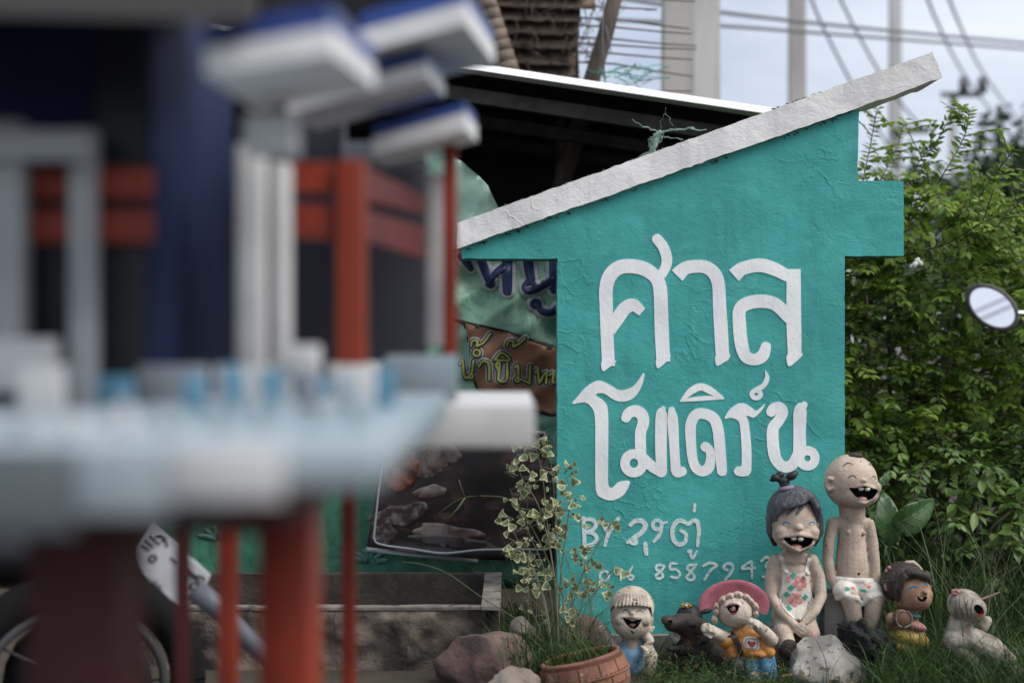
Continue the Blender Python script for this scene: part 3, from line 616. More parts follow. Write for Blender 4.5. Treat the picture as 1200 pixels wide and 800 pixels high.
# girl with topknot and floral apron
f = fig('girl_figurine', 'seated clay girl with grey fringe and topknot, wearing floral apron', 'figurine', 932, 752, 5.28, GRP)
GH = [('e', (931, 610, 0), (28.5, 27, 33)), ('e', (931, 624, -5), (27.5, 23, 19)), ('e', (914, 620, -17), (9, 8, 8)), ('e', (948, 621, -17), (9, 8, 8)),
      ('t', [(910, 626, -21, 3), (931, 622, -28, 3), (952, 627, -21, 3)]), ('t', [(914, 632, -22, 2.6), (931, 641, -25, 2.8), (948, 633, -22, 2.6)]), ('e', (931, 636, -6), (21, 18, 10))]
f.blob('body', GH+[('e', (931, 614.5, -27.5), (4.6, 4.5, 3.6)), ('t', [(931, 640, 4, 11), (931, 655, 6, 13)]),
       ('e', (931, 692, 6), (25, 16, 40)), ('e', (931, 655, 6), (22, 13, 9)), ('e', (931, 722, 4), (27, 20, 20)),
       ('t', [(909, 657, 4, 7.5), (903, 676, 0, 7.2), (902, 697, -6, 7), (913, 715, -18, 6), (927, 728, -24, 5.2)]),
       ('t', [(953, 657, 4, 7.5), (960, 676, 0, 7.2), (961, 697, -6, 7), (951, 712, -18, 6), (938, 724, -23, 5.2)]),
       ('e', (931, 731, -26), (8, 4.5, 5.5), 25), ('t', [(928, 727, -29, 1.7), (934, 731, -31, 1.6), (939, 735, -29, 1.4)]), ('t', [(927, 731, -29, 1.7), (933, 735, -31, 1.6), (938, 738, -29, 1.4)]),
       ('t', [(926, 734, -28, 1.6), (931, 738, -30, 1.5), (935, 741, -28, 1.3)]), ('t', [(931, 725, -29, 1.6), (937, 728, -30, 1.5), (941, 732, -28, 1.3)]), ('t', [(934, 724, -28, 1.6), (940, 724, -28, 1.4)]),
       ('t', [(919, 728, -2, 13), (914, 737, -20, 11.5), (917, 749, -34, 9)]), ('e', (917, 752, -38), (12, 6, 11)),
       ('t', [(943, 728, -2, 13), (945, 738, -22, 11.5), (943, 752, -25, 8.5), (941, 764, -26, 7.5)]), ('e', (940, 767, -31), (8, 12, 5.5))],
       M['clay'], sm=5, main=True, cuts=[([(914, 626.3), (922, 625.5), (931, 624.2), (940, 625.5), (948, 627.5), (945, 634), (938, 637.5), (931, 638.5), (922, 635.5), (916, 630.5)], -60, -9)])
f.prims('tooth', M['tooth'], [('e', (925.5, 627, -25), (3.4, 2.5, 2.6))]); f.prims('tooth', M['tooth'], [('e', (933, 627.5, -26), (3.4, 2.5, 2.8))])
f.prims('tongue', M['tongue'], [('e', (929, 638, -18), (7, 7, 3.2))])
for ex in (917, 947):
    f.decal('eye', M['eyewhite'], polys=[[(ex-2.3, 611), (ex-1, 609.7), (ex+1, 609.7), (ex+2.3, 611), (ex, 611.3)]], off=.3)
    f.decal('eyelid', M['blue_line'], [[(ex-3.8, 611.3, .6), (ex-2, 609, 1.3), (ex+1.5, 608.7, 1.3), (ex+3.8, 610.6, .6)]], off=.6)
# hair: cap, sides and fringe locks in one mesh
f.blob('hair', [('e', (931, 600, 3), (32, 29.5, 31.5)), ('t', [(902, 605, 0, 4.5), (902, 622, -2, 4.5), (908, 636, 0, 4)]), ('t', [(960, 605, 0, 4.5), (960.5, 622, -2, 4.5), (954, 636, 0, 4)]), ('e', (931, 615, 16), (30, 17, 24)),
       ('t', [(925, 578, -20, 5), (914, 590, -25, 4.2), (906, 601, -23, 2.2)]), ('t', [(932, 578, -22, 5), (924, 590, -27, 4), (917, 598, -28.5, 1.6)]), ('t', [(940, 578, -22, 5), (934, 588, -28, 4), (927, 598, -30, 1.6)]),
       ('t', [(945, 580, -20, 5), (953, 592, -21, 4.5), (957, 607, -15, 3)])],
       M['hair_grey'], sm=3, cuts=[([(908, 607), (912, 598), (919, 592), (932, 587.5), (944, 585), (949, 596), (954, 610), (957, 650), (905, 650)], -80, -3)])
f.decal('fringe', M['hair_grey'], [[(926, 583, 5), (915, 592, 4.5), (907, 602, 2)], [(932, 584, 5), (925, 592, 4), (918.5, 599, 1.2)], [(942, 582, 6), (935, 591, 4.5), (928.5, 599, 1.2)], [(947, 584, 5), (953, 596, 5), (957, 607, 3)]], off=2.0, depth=3)
tk = f.prims('hair_band', M['lavender'], [('e', (921, 571.5, -2), (10, 9, 4.2), -12)])
f.blob('topknot', [('e', (918, 563, -2), (7, 6, 5)), ('e', (909, 559.5, -3), (6.5, 5, 4.5), 15), ('e', (927, 557, -4), (7, 5, 5), -25), ('e', (914, 556, -2), (5, 5, 4.5)), ('e', (905, 562, -1), (3.5, 3, 2.5)), ('e', (931, 554, -3), (4, 4, 3.5)), ('e', (919, 567, -2), (6.5, 6, 4))], M['black'], vox=.8, sm=2)
f.decal('apron', M['apron'], polys=[[(917, 669), (931, 671.5), (945, 671), (949, 690), (951, 701), (944, 713), (935, 722), (926, 720), (915, 710), (911, 700), (915, 685)]], off=1.1, depth=2)
f.decal('apron_strap', M['apron'], [[(913, 645, 4.5), (916, 656, 4.5), (920, 669, 4.5)], [(950, 645, 4.5), (947, 658, 4.5), (944, 671, 4.5)]], off=1.3, depth=2)
f.prims('button', M['apron'], [('e', (919, 668, -12), (3, 3, 3))]); f.prims('button', M['apron'], [('e', (944, 670, -12), (3, 3, 3))])
fl = []
for cx, cy in ((936, 681), (930, 700)):
    for k in range(5):
        a = k*1.257+.4; fl.append([(cx+5.2*math.cos(a)+3.4*math.cos(b), cy+5.2*math.sin(a)+3.4*math.sin(b)) for b in np.linspace(0, 5.6, 7)])
fl.append([(921, 674), (924, 675), (924, 679), (921, 679)])
f.decal('painted_rose', M['rose'], polys=fl, off=1.55)
f.decal('painted_leaf', M['green_paint'], polys=[[(cx+r*math.cos(a), cy+r*.9*math.sin(a)) for a, r in zip(np.linspace(0, 5.5, 8), [4, 2.6, 4, 2.8, 4, 2.6, 4, 2.8])] for cx, cy in ((928, 672.5), (925, 686.5), (920, 694.5), (942, 697.5), (922, 710))], off=1.7)
f.decal('trouser_cuff', M['apron'], [[(935, 747, 6.5), (944, 751.5, 6.5), (953, 748.5, 6)]], off=1.5, depth=3)
f.decal('painted_rose', M['rose'], polys=[[(944, 736), (948, 733), (951, 737), (949, 743), (945, 742)]], off=.8)
f.decal('painted_leaf', M['green_paint'], polys=[[(948, 745), (952, 741), (953, 746)]], off=.9)
f.blob('shoe', [('e', (917, 753, -41), (12.5, 6, 11.5)), ('e', (917, 747, -40), (9, 6, 7))], M['shoe'], sm=3)

# boy
f = fig('boy_figurine', 'bald clay boy seated bare-chested in white shorts, laughing', 'figurine', 998, 740, 5.3, GRP)
f.blob('body', [('e', (997, 564, 0), (31, 29, 32)), ('e', (1001, 575, -6), (28, 23, 20)), ('e', (986, 567, -18), (10, 8, 9)), ('e', (1022, 570, -15), (7, 7, 8)),
       ('t', [(984, 571, -20, 2.6), (1005, 565.5, -30, 2.8), (1025, 572, -17, 2.4)]), ('t', [(990, 580, -22, 2.4), (1006, 586.5, -26, 2.4), (1020, 580, -20, 2.2)]),
       ('e', (1006, 560.5, -29.5), (3.2, 3, 2.4)), ('t', [(999, 590, 3, 16), (1000, 606, 5, 15)]), ('e', (999, 612, 5), (23, 12, 8)),
       ('t', [(999, 610, 5, 13), (999, 624, 5, 15.5), (999, 640, 4.5, 17), (999, 656, 4, 18.6), (999, 668, 3.5, 19.6), (999, 680, 3, 19)]), ('e', (990, 614, 6), (14, 11, 9)), ('e', (1008, 615, 6), (13, 11, 9)),
       ('t', [(977, 613, 4, 7.2), (972, 634, 2, 7), (970, 655, 0, 6.5), (973, 676, -4, 6.5), (980, 687, -6, 6)]), ('t', [(1019, 614, 4, 7), (1023, 636, 2, 6.8), (1025, 658, 0, 6.3), (1025, 684, -4, 6)]),
       ('t', [(989, 690, -2, 13), (992, 698, -20, 11.5), (996, 716, -20, 9.5), (1001, 738, -18, 6.8)]), ('e', (1002, 743, -24), (7, 12, 5)),
       ('t', [(1013, 690, -2, 13), (1019, 698, -20, 11.5), (1017, 716, -20, 9.5), (1013, 738, -18, 6.8)]), ('e', (1013, 743, -24), (7, 12, 5)),
       ('e', (992, 622, -8.3), (2.6, 2.4, 2.6)), ('e', (1011, 623.5, -7.6), (2.4, 2.4, 2.6)), ('t', [(972, 560, -17, 2.2), (968, 558.5, -16, 2.4), (965.5, 563, -14, 2.4), (966, 569, -13.5, 2.4), (969, 572.5, -15, 2.3), (972, 570, -17, 2)]), ('e', (969, 565, -11), (4.5, 4, 6.5), -10), ('e', (1029, 571, 3), (3.6, 4, 6.6))],
       M['clay'], sm=5, main=True, cuts=[([(989, 568.5), (998, 568.4), (1006, 566), (1014, 568.6), (1023, 571.5), (1021, 577), (1015, 582), (1007, 583), (998, 580), (992, 574)], -60, -9),
                                        ([(1001, 669.5), (1003, 668), (1004.5, 670), (1002, 671.5)], -40, -13.2)])
f.prims('tooth', M['tooth'], [('e', (1002.5, 569.6, -27), (3.3, 2.5, 2.4))]); f.prims('tooth', M['tooth'], [('e', (1010, 570, -26.5), (3.2, 2.5, 2.5))])
f.prims('tongue', M['tongue'], [('e', (1005, 582, -20), (6, 6, 2.5))])
for st in ([(987.5, 557.5, .6), (991, 554.4, 1.0), (994, 554.6, 1.0), (997, 557.4, .6)], [(1015.5, 557.8, .6), (1018.5, 556, 1.0), (1021, 556.6, 1.0), (1023, 559.6, .6)]): f.decal('eyelid', M['ink'], [st], off=.3)
for st in ([(983.5, 544.5, .6), (987, 541.6, 1.0), (991, 540.8, 1.1), (995, 542.5, .6)], [(1014.5, 543.2, .6), (1017.5, 542.6, 1.0), (1021.5, 546.5, .6)]): f.decal('eyebrow', M['ink'], [st], off=.3)
f.decal('nostril', M['ink'], [[(1005, 560, .8), (1005.4, 560.5, .8)], [(1008.6, 560.4, .8), (1009, 560.8, .8)]], off=.3)
f.prims('ear', M['clay'], [('t', [(969+4.9*math.cos(a), 565+6.6*math.sin(a), -13.5-2.2*math.cos(a), 1.75) for a in np.linspace(.6, 5.7, 13)])])
f.blob('hair_tuft', [('e', (1002, 533, -4), (8.5, 8, 3.4), 5), ('e', (998, 533.5, -6), (5, 5, 2.8))], M['hair_brown'], vox=.7, sm=2)
f.blob('shorts', [('e', (999, 683, 1), (22.5, 18.5, 12)), ('e', (987, 690, -14), (14.5, 13, 12.5), 10), ('e', (1016, 691, -14), (15.5, 13, 12.5), -10), ('t', [(978, 697, -17, 4), (985, 693, -26, 4.2), (997, 696, -28, 4), (1003, 704, -22, 3.4)]), ('t', [(1008, 703, -22, 3.4), (1012, 695, -28, 4), (1024, 692, -26, 4.2), (1031, 698, -16, 4)]),
       ('t', [(979, 677, -8, 3.6), (990, 677, -14, 3.6), (1008, 678, -14, 3.6), (1019, 679, -8, 3.6)])], M['apron'], sm=4)
sb = f.last
f.decal('painted_leaf', M['green_paint'], polys=[[(984, 684), (988, 683), (990, 686), (985, 687)], [(1003, 687), (1008, 686), (1009, 689), (1004, 689)]], bvh=sb, off=.3)
f.decal('painted_rose', M['rose'], polys=[[(1008, 681), (1011, 680), (1015, 683), (1011, 685)], [(991, 683), (995, 683), (997, 685), (993, 686)]], bvh=sb, off=.3)

# pink-hatted child looking up
f = fig('child_figurine', 'small clay child in wide pink hat and orange shirt, laughing upwards', 'figurine', 875, 790, 5.08, GRP)
f.blob('body', [('e', (861, 715, 0), (21.5, 21, 21)), ('t', [(868, 735, 4, 9), (872, 745, 5, 10)]), ('e', (876, 760, 5), (22, 16, 22)),
       ('t', [(854, 748, -2, 8.5), (842, 742, -12, 7.8), (830, 735, -20, 7.2), (824, 731, -23, 6)]), ('t', [(822, 728, -25, 2.6), (821, 733, -27, 2.4)]), ('t', [(827, 727, -26, 2.6), (828, 733, -29, 2.4)]), ('t', [(832, 729, -26, 2.4), (833, 735, -28, 2.2)]), ('t', [(823, 737, -24, 2.4), (829, 741, -26, 2.2)]),
       ('t', [(903, 748, -4, 8.5), (893, 737, -16, 7.5), (882, 727, -24, 6.2), (876, 723, -27, 5)]), ('t', [(877, 720, -29, 2), (874, 722, -32, 1.8)]), ('t', [(880, 721, -30, 2), (879, 725, -33, 1.8)]), ('t', [(884, 724, -30, 2), (882, 728, -33, 1.8)]), ('t', [(873, 726, -28, 2), (876, 729, -31, 1.8)]),
       ('t', [(848, 706, -17, 2.2), (856, 702, -20, 2.4), (863, 705, -19, 2.2)]), ('t', [(880, 780, 4, 10), (884, 797, 0, 9)]), ('t', [(897, 780, 4, 10), (902, 797, 0, 9)])],
       M['clay_white'], sm=4, vox=1.0, main=True, cuts=[([(849.5, 707), (855, 706), (862, 704), (862.5, 709), (859, 714), (854, 714.5), (850.5, 711)], -60, -9)])
f.decal('lip', M['redlip'], [([(849, 707, 1.3), (852, 704.6, 1.6), (856, 705.4, 1.6), (860, 703.4, 1.4)],)[0], [(853, 715, 1.3), (858, 714.6, 1.5), (862, 709.5, 1)]], off=.4)
f.prims('tongue', M['tongue'], [('e', (856.5, 711, -14), (4, 4, 2.6))]); f.prims('tooth', M['tooth'], [('e', (857, 708.5, -17), (2.2, 2, 1.8))])
for hx, hy, r in ((836, 724, 4.6), (838, 715, 4.2), (838, 708.5, 4), (845, 701, 4.8), (854, 696.5, 4.8), (864, 694.8, 5), (874, 698.5, 4.8), (879, 703, 4.2), (884, 709, 4.5), (884, 717, 4)):
    f.blob('hair_curl', [('e', (hx, hy, -9), (r*1.3, r*.8, r*.8), math.degrees(math.atan2(hx-860, 712-hy))*.9), ('t', [(hx-r*.6, hy, -9-r*.75, 1), (hx, hy-r*.5, -9-r*.9, 1), (hx+r*.5, hy+.3*r, -9-r*.8, 1)])], M['clay'], vox=.7, sm=2)
hat = MB(); N_ = 26
for i in range(N_+1):
    a = math.pi*(-.12+1.2*i/N_); w_ = math.sin(min(max((i)/N_, 0), 1)*math.pi)**.5
    for r, dd in ((.60, -4), (.75, -7), (.9, -9), (1.0, -8), (1.02, -5), (.9, 1), (.62, 6)):
        rx = 40*r*(1 if a < 1.6 else 1.04); rz = 30*r
        if r < .7: rx, rz = 19, 11
        hat.v.append((861+rx*math.cos(a), 6+dd, -(709-rz*math.sin(a)*(.98))))
m7 = 7
hat.f = [(i*m7+k, i*m7+(k+1) % m7, (i+1)*m7+(k+1) % m7, (i+1)*m7+k) for i in range(N_) for k in range(m7)]+[tuple(range(m7)), tuple(N_*m7+k for k in range(m7))[::-1]]
f.put('hat', hat.v, hat.f, M['pink_hat']); f.prims('hat_tip', M['black'], [('e', (827, 715.5, -2), (7, 4, 3), -12)])
f.blob('shirt', [('e', (876, 757, 4), (23, 18, 19)), ('t', [(868, 743, 2, 11), (878, 743, 2, 11)]), ('t', [(857, 749, 0, 10), (848, 748, -7, 9.3)]), ('t', [(853, 756, -4, 7), (858, 770, -6, 5)]), ('e', (882, 763, 3), (22, 17, 8), 10), ('t', [(893, 755, 0, 10), (901, 763, -4, 7)])], M['orange'], sm=4, vox=1.0)
sb = f.last
f.decal('badge', M['eyewhite'], polys=[[(870, 746), (876, 743.5), (884, 744.5), (888, 750), (887, 757), (878, 757.5), (870, 754)]], bvh=sb, off=.5)
f.decal('badge_heart', M['redlip'], polys=[[(873.5, 748.5), (877, 748), (879, 749.5), (882, 748.5), (883.5, 751), (879, 755.5), (875, 752)]], bvh=sb, off=.9)
f.decal('badge_outline', M['ink'], [([(872, 746.5, .6), (878, 745.5, .6), (885, 747.5, .6), (886, 752, .6), (884, 756, .6), (877, 756.3, .6), (871.5, 753, .6)],)], bvh=sb, off=.9)
f.blob('trousers', [('t', [(876, 770, 4, 13), (878, 796, 2, 12.5)]), ('t', [(896, 772, 4, 13), (902, 796, 2, 12)])], M['jeans'], vox=1.1)
f.decal('bag_strap', M['black'], [[(852, 737, 5), (860, 745, 6), (865, 758, 6), (868, 770, 5.5)]], bvh=sb, off=1.6, depth=2.5)
f.blob('bag', [('e', (861, 778, -14), (11, 9, 12)), ('e', (866, 770, -12), (6, 5, 5))], M['black'])

# cap-wearing child
f = fig('child_figurine', 'small clay child in ribbed white cap and blue shirt behind the pot', 'figurine', 740, 790, 5.15, GRP)
f.blob('body', [('e', (740, 722, 0), (24.5, 24, 27)), ('e', (740, 730, -5), (22, 20, 17)), ('e', (727, 722, -16), (8, 7, 8)), ('e', (753, 723, -16), (8, 7, 8)), ('t', [(725, 718, -20, 2.2), (739, 717.5, -24.5, 2.2), (753, 720, -19, 2.2)]),
       ('e', (739, 713.5, -24), (3.4, 3, 2.6)), ('t', [(740, 745, 3, 11), (741, 756, 4, 12)]), ('e', (740, 775, 5), (23, 16, 25)),
       ('t', [(719, 758, 4, 8), (711, 748, 0, 7.5), (707, 738, 0, 6.5)]), ('t', [(757, 757, 3, 8), (763, 768, -4, 7.5), (760, 785, -8, 7)]),
       ('t', [(755, 741, -6, 6), (760, 748, -8, 6)]), ('t', [(750, 753, -20, 2), (755, 757, -22, 2.2), (753, 763, -22, 1.6)]), ('t', [(752, 757, -20, 2), (757, 761, -22, 2.2), (752, 768, -22, 1.6)]), ('t', [(758, 750, -18, 2.2), (763, 747, -18, 2)]), ('e', (757, 756, -16), (6, 5, 7)), ('t', [(762, 738, -8, 2.4), (765, 733, -8, 2)])],
       M['clay_white'], sm=4, vox=1.0, main=True, cuts=[([(728, 719), (734, 720.5), (740, 720), (746, 721), (750, 720.5), (747, 727), (742, 731.5), (737, 730.5), (732, 726)], -60, -8)])
f.prims('tooth', M['tooth'], [('e', (740, 721.5, -19.5), (4.5, 2.2, 1.8))]); f.prims('tongue', M['tongue'], [('e', (740, 729, -14), (4, 4, 2))])
for st in ([(728, 712.5, .6), (732, 710.2, 1), (736, 712.6, .7)], [(743, 712.6, .6), (748, 710.8, 1), (752, 713.4, .6)]): f.decal('eyelid', M['ink'], [st], off=.3)
cp = f.blob('cap', [('e', (741, 712, 2), (26, 26, 25.5)), ('e', (742, 728, 10), (25, 16, 18))]+[('t', [(720+i*4.2, 707-3.2*math.sin(i/9*3.14), -19-6*math.sin(i/9*3.14), 1.5), (724+i*3.4, 694-3*math.sin(i/9*3.14), -17-3*math.sin(i/9*3.14), 1.5)]) for i in range(10)], M['clay_white'], sm=2, vox=.9, cuts=[([(700, 760), (716, 712), (722, 708), (740, 704.5), (757, 707), (762.5, 714), (762, 760)], -80, 0)])
f.blob('shirt', [('e', (741, 774, 4), (19, 16.5, 22)), ('t', [(733, 755, 0, 6), (728, 768, -2, 7)]), ('t', [(750, 754, 0, 6), (751, 768, -2, 8)])], M['blue_shirt'], sm=4)

# buffalo
f = fig('buffalo_figurine', 'black clay buffalo raising its open mouth, flaking to orange', 'figurine', 825, 790, 5.2, None)
f.blob('body', [('t', [(785, 727, -18, 9), (796, 728, -11, 12), (808, 733, -4, 16), (818, 743, 2, 19)]), ('e', (780, 722.5, -20), (7.5, 10, 6)), ('t', [(783, 756, -17, 3.6), (793, 757, -12, 6.5), (806, 756, -3, 13)]),
       ('t', [(817, 750, 4, 21), (824, 772, 8, 28), (836, 788, 14, 30)]), ('e', (840, 788, 16), (38, 28, 28)), ('t', [(802, 772, 2, 13), (797, 800, 0, 13)]), ('e', (809, 728, -19), (4, 3, 2.8)), ('t', [(816, 750, -20, 2), (821, 745, -19, 2.6), (827, 749, -18, 2.6), (827, 759, -19, 2.6), (821, 766, -20, 2), (816, 759, -21, 2)]), ('e', (826, 736, 18), (5, 4, 7))],
       M['buffalo'], sm=3, main=True, cuts=[([(762, 733.5), (778, 734.5), (790, 739), (799, 747), (797, 751.5), (786, 752.2), (764, 752)], -70, 40), ([(780, 720.5), (784.5, 721), (783.5, 724.5), (779.5, 723.5)], -60, -26)])
f.decal('chipped_lip', M['chip_orange'], [[(783, 734, 1.2), (790, 737, 2.2), (796, 741, 2), (800, 746, 1)]], off=.3)
f.decal('chipped_lip', M['chip_orange'], [[(803, 745, 1), (806, 750, 2.2), (809, 757, 1)]], off=.3)
f.decal('eye', M['black'], polys=[[(803, 726), (806, 724.6), (809, 726.4), (806, 728.4)]], off=.5)
# dark round head behind the buffalo
f = fig('round_clay_head', 'shiny black round clay head with yellow flower on top, behind the buffalo', 'ornament', 808, 760, 5.36, None)
f.blob('body', [('e', (808, 722, 0), (15.5, 15, 15)), ('e', (812, 748, 4), (13, 10, 16))], M['black'], sm=3, main=True, cuts=[([(806, 714.5), (808, 714), (808.4, 716), (806.4, 716.4)], -40, -8)])
f.prims('flower', M['yellow'], [('e', (803+3.2*math.cos(k*1.25)*1.4, 708+2*math.sin(k*1.25), -7), (2.8, 2.2, 1.7)) for k in range(5)]); f.prims('flower_centre', M['eyewhite'], [('e', (803, 707.5, -9), (1.8, 1.6, 1.5))])

# dark-haired child with cup
f = fig('child_figurine', 'tan clay child with dark bob hair, yellow skirt and raised cup', 'figurine', 1066, 765, 5.2, GRP)
f.blob('body', [('e', (1066, 688, 0), (24, 22, 25)), ('e', (1075, 695, -8), (15, 14, 16)), ('e', (1083, 691, -10), (7, 8, 8)), ('e', (1077, 687.5, -22), (3.2, 3.4, 3)), ('t', [(1070, 710, 4, 9), (1071, 724, 5, 11)]), ('e', (1072, 745, 6), (22, 15, 22)), ('e', (1038, 688, -4), (4.6, 4, 6.8)),
       ('t', [(1050, 731, -2, 7.5), (1046, 724, -10, 7), (1052, 722, -14, 6)])], M['clay_tan'], vox=1.0, sm=4, main=True, cuts=[([(1069, 694), (1074, 694), (1080, 691.5), (1079, 697), (1074, 699), (1070.5, 697.5)], -60, -18)])
f.prims('tooth', M['tooth'], [('e', (1074, 694.8, -19), (2.2, 2, 1.2))])
f.decal('eyelid', M['blue_line'], [[(1057, 688, .8), (1060, 684.4, 1.7), (1064, 682.6, 1.9), (1069, 683.4, .8)]], off=.4); f.decal('eyelid', M['blue_line'], [[(1074.5, 681.5, .8), (1077, 678.6, 1.6), (1079.5, 678.2, 1.6), (1081.5, 680.4, .7)]], off=.4)
f.blob('hair', [('e', (1059, 682, 4), (27, 26, 25.5)), ('t', [(1052, 674, -18, 6), (1048, 688, -16, 6), (1050, 700, -13, 4.5)]), ('t', [(1056, 668, -20, 5), (1068, 668, -22, 5), (1079, 671, -16, 4.5)]), ('t', [(1079, 668, -12, 5), (1083, 677, -10, 3.5)])], M['hair_brown'], vox=1.0, sm=3, cuts=[([(1053, 720), (1052.5, 678), (1060, 676), (1066, 672.5), (1074, 675), (1081, 676), (1088, 692), (1090, 720)], -80, 2)])
f.prims('hair_bow', M['clay_white'], [('t', [(1056, 657.5, -3, 2), (1064, 656.5, -4, 2.6), (1070, 659.5, -5, 1.8), (1074, 663, -6, 1.4)])]); f.prims('hair_clip', M['pink'], [('e', (1037, 667, -3), (2.6, 2.6, 2.6)), ('e', (1034.5, 671, -2), (2.2, 2.2, 2.4))])
cm = MB(); cm.lathe([(0, 3), (6.8, 3), (7.6, -7), (9.2, -8), (9.8, -7), (9.4, 6), (7, 8), (0, 8)], n=28, rot=Euler((R(90), 0, 0)))
cvx = [(x+1054.5, -y*-1-22, z-721) for x, y, z in cm.v]
f.put('cup', cvx, cm.f, M['cup'])
rm = MB(); rm.tube([(1054.5+9.2*math.cos(a), -30, -721+9.6*math.sin(a)) for a in np.linspace(0, 2*math.pi, 25)], .9, 8, False); f.put('cup_rim', rm.v, rm.f, M['clay_dirty'])
f.prims('collar', M['collar'], [('e', (1071, 717.5, 1), (11.5, 11.5, 4.6))]); f.blob('cape', [('e', (1072, 729, 3), (20, 15, 7), 6)], M['pink']); f.blob('skirt', [('e', (1074, 746, 4), (25, 18, 13), 8), ('e', (1070, 757, 4), (24, 17, 12))], M['yellow'])

f.root.rotation_euler = (R(-4), R(9), 0); f.root.location.x -= .03; f.root.location.z -= .006
# pale reclining figure in the grass
f = fig('reclining_figurine', 'pale crackled clay figure lying back in long grass, red mouth open', 'figurine', 1150, 790, 4.90, GRP)
f.blob('body', [('e', (1131, 709, 0), (21, 20, 19), 25), ('e', (1140, 712, -6), (14, 14, 14)), ('t', [(1130, 722, 4, 13), (1124, 742, 2, 15)]), ('t', [(1118, 750, -4, 14), (1136, 749, -8, 16), (1156, 757, -12, 15.5), (1174, 774, -14, 14), (1190, 800, -14, 12)]), ('t', [(1124, 760, -12, 9), (1150, 785, -16, 10)]), ('t', [(1153, 735, 4, 7), (1158, 728, 4, 6)])],
       M['clay_dirty'], vox=1.1, sm=4, main=True, cuts=[([(1135, 707), (1140, 704.5), (1146, 709), (1147, 715), (1142, 716.5), (1137, 713)], -60, -12)])
f.decal('lip', M['redlip'], [[(1140, 716.5, 2.2), (1145, 717, 2.6), (1147.5, 712, 1.6)]], off=.5)
f.decal('crackle', M['ink'], [[(1112+i*4.5+random.uniform(-1, 1), 693+i*1.5, .35), (1110+i*4.6+random.uniform(-3, 3), 704+i, .5), (1114+i*4.4+random.uniform(-4, 4), 718+i, .35)] for i in range(6)], off=.2)['kind'] = 'stuff'
f.prims('flower', M['pink'], [('e', (1117+3*math.cos(k*1.25), 692+2.4*math.sin(k*1.25), -8), (2.4, 2, 2)) for k in range(5)])
f.prims('stick', M['bamboo'], [('t', [(1148, 706, 12, 1.8), (1162, 702, 14, 1.6), (1176, 697, 16, 1.2)])])

# ------------------------------------------------------------------ rocks, seats, cloth, pot
def rock(name, label, c, r, m, seed, sub=4, rot=0, flat=.25):
    bm = bmesh.new(); bmesh.ops.create_icosphere(bm, subdivisions=sub, radius=1); rr = random.Random(seed)
    planes = [(Vector((rr.uniform(-1, 1), rr.uniform(-1, 1), rr.uniform(-.4, 1))).normalized(), rr.uniform(.62, .88)) for _ in range(11)]
    E = Euler((0, 0, rot)).to_matrix()
    for v in bm.verts:
        q = v.co.copy()
        for nrm, dd in planes:
            k = q.dot(nrm)
            if k > dd: q -= nrm*(k-dd)*.97
        q *= 1+.10*mn.noise(q*2.2+Vector((seed, 0, 0)))+.06*mn.noise(q*5+Vector((0, seed, 0)))+.035*abs(mn.noise(q*9))+.02*mn.noise(q*18)
        q = E @ Vector((q.x*r[0], q.y*r[1], q.z*r[2])); v.co = q+Vector(c)
    o = MB().bm(bm).build(name, m, None, auto=38)
    return tag(o, label, 'rock')
b = W(968, 785, 5.05); rock('grey_rock', 'large pale grey rock under the seated boy and girl', (b.x+.015, 5.06, .035), (.175, .15, .115), M['rock_grey'], 3)
b = W(566, 778, 4.95); rock('pinkish_rock', 'broad pinkish brown rock at the corner of the concrete trough', (b.x, 5.0, .07), (.175, .15, .135), M['rock_pink'], 11)
b = W(600, 800, 4.75); rock('tan_rock', 'small notched tan rock in front of the pinkish rock', (b.x, 4.72, .045), (.10, .09, .075), M['rock_tan'], 21)
b = W(613, 752, 5.1); rock('tan_rock', 'little knobbly tan stone beside the variegated plant', (b.x, 5.15, .16), (.05, .06, .045), M['rock_tan'], 5, 3)
b = W(665, 790, 5.3); rock('pinkish_rock', 'low dull pink rock behind the terracotta pot', (b.x+.05, 5.32, .08), (.12, .09, .10), M['rock_pink'], 31)
b = W(838, 790, 5.0); rock('tan_rock', 'weathered rock half hidden in weeds below the black buffalo', (b.x-.05, 5.38, .05), (.08, .06, .08), M['rock_grey'], 35)
def block(name, label, px0, px1, py0, py1, Y0, Y1, m):
    o = pbox(px0, px1, py0, py1, Y0, Y1, .008).build(name, m, None, auto=40); return tag(o, label, 'block')
block('concrete_block', 'grey concrete block the bald boy sits on', 966, 1034, 695, 800, 5.28, 5.42, M['conc'])
block('concrete_block', 'low concrete block the apron girl sits on', 906, 958, 738, 800, 5.26, 5.42, M['conc'])
# crumpled black cloth over the boy's feet
bm = bmesh.new(); bmesh.ops.create_icosphere(bm, subdivisions=5, radius=1); b = W(1018, 752, 5.05)
for v in bm.verts:
    q = v.co.copy(); nn = mn.noise(q*2.1)*.34+abs(mn.noise(q*4.4))*.28+.05*mn.noise(q*11)
    q = q*(1+nn-.12); sl_ = -.3*q.x
    v.co = Vector((b.x+q.x*.100, 5.06+q.y*.09, b.z-.01+(q.z*.062)+(.022 if q.x < -.1 and q.z > 0 else 0)+sl_*.07))
cl_ = MB().bm(bm).build('black_cloth', M['cloth'], None); tag(cl_, 'crumpled black cloth draped over the grey rock at the boy figurine feet', 'cloth')
bm = bmesh.new(); bmesh.ops.create_icosphere(bm, subdivisions=4, radius=1)
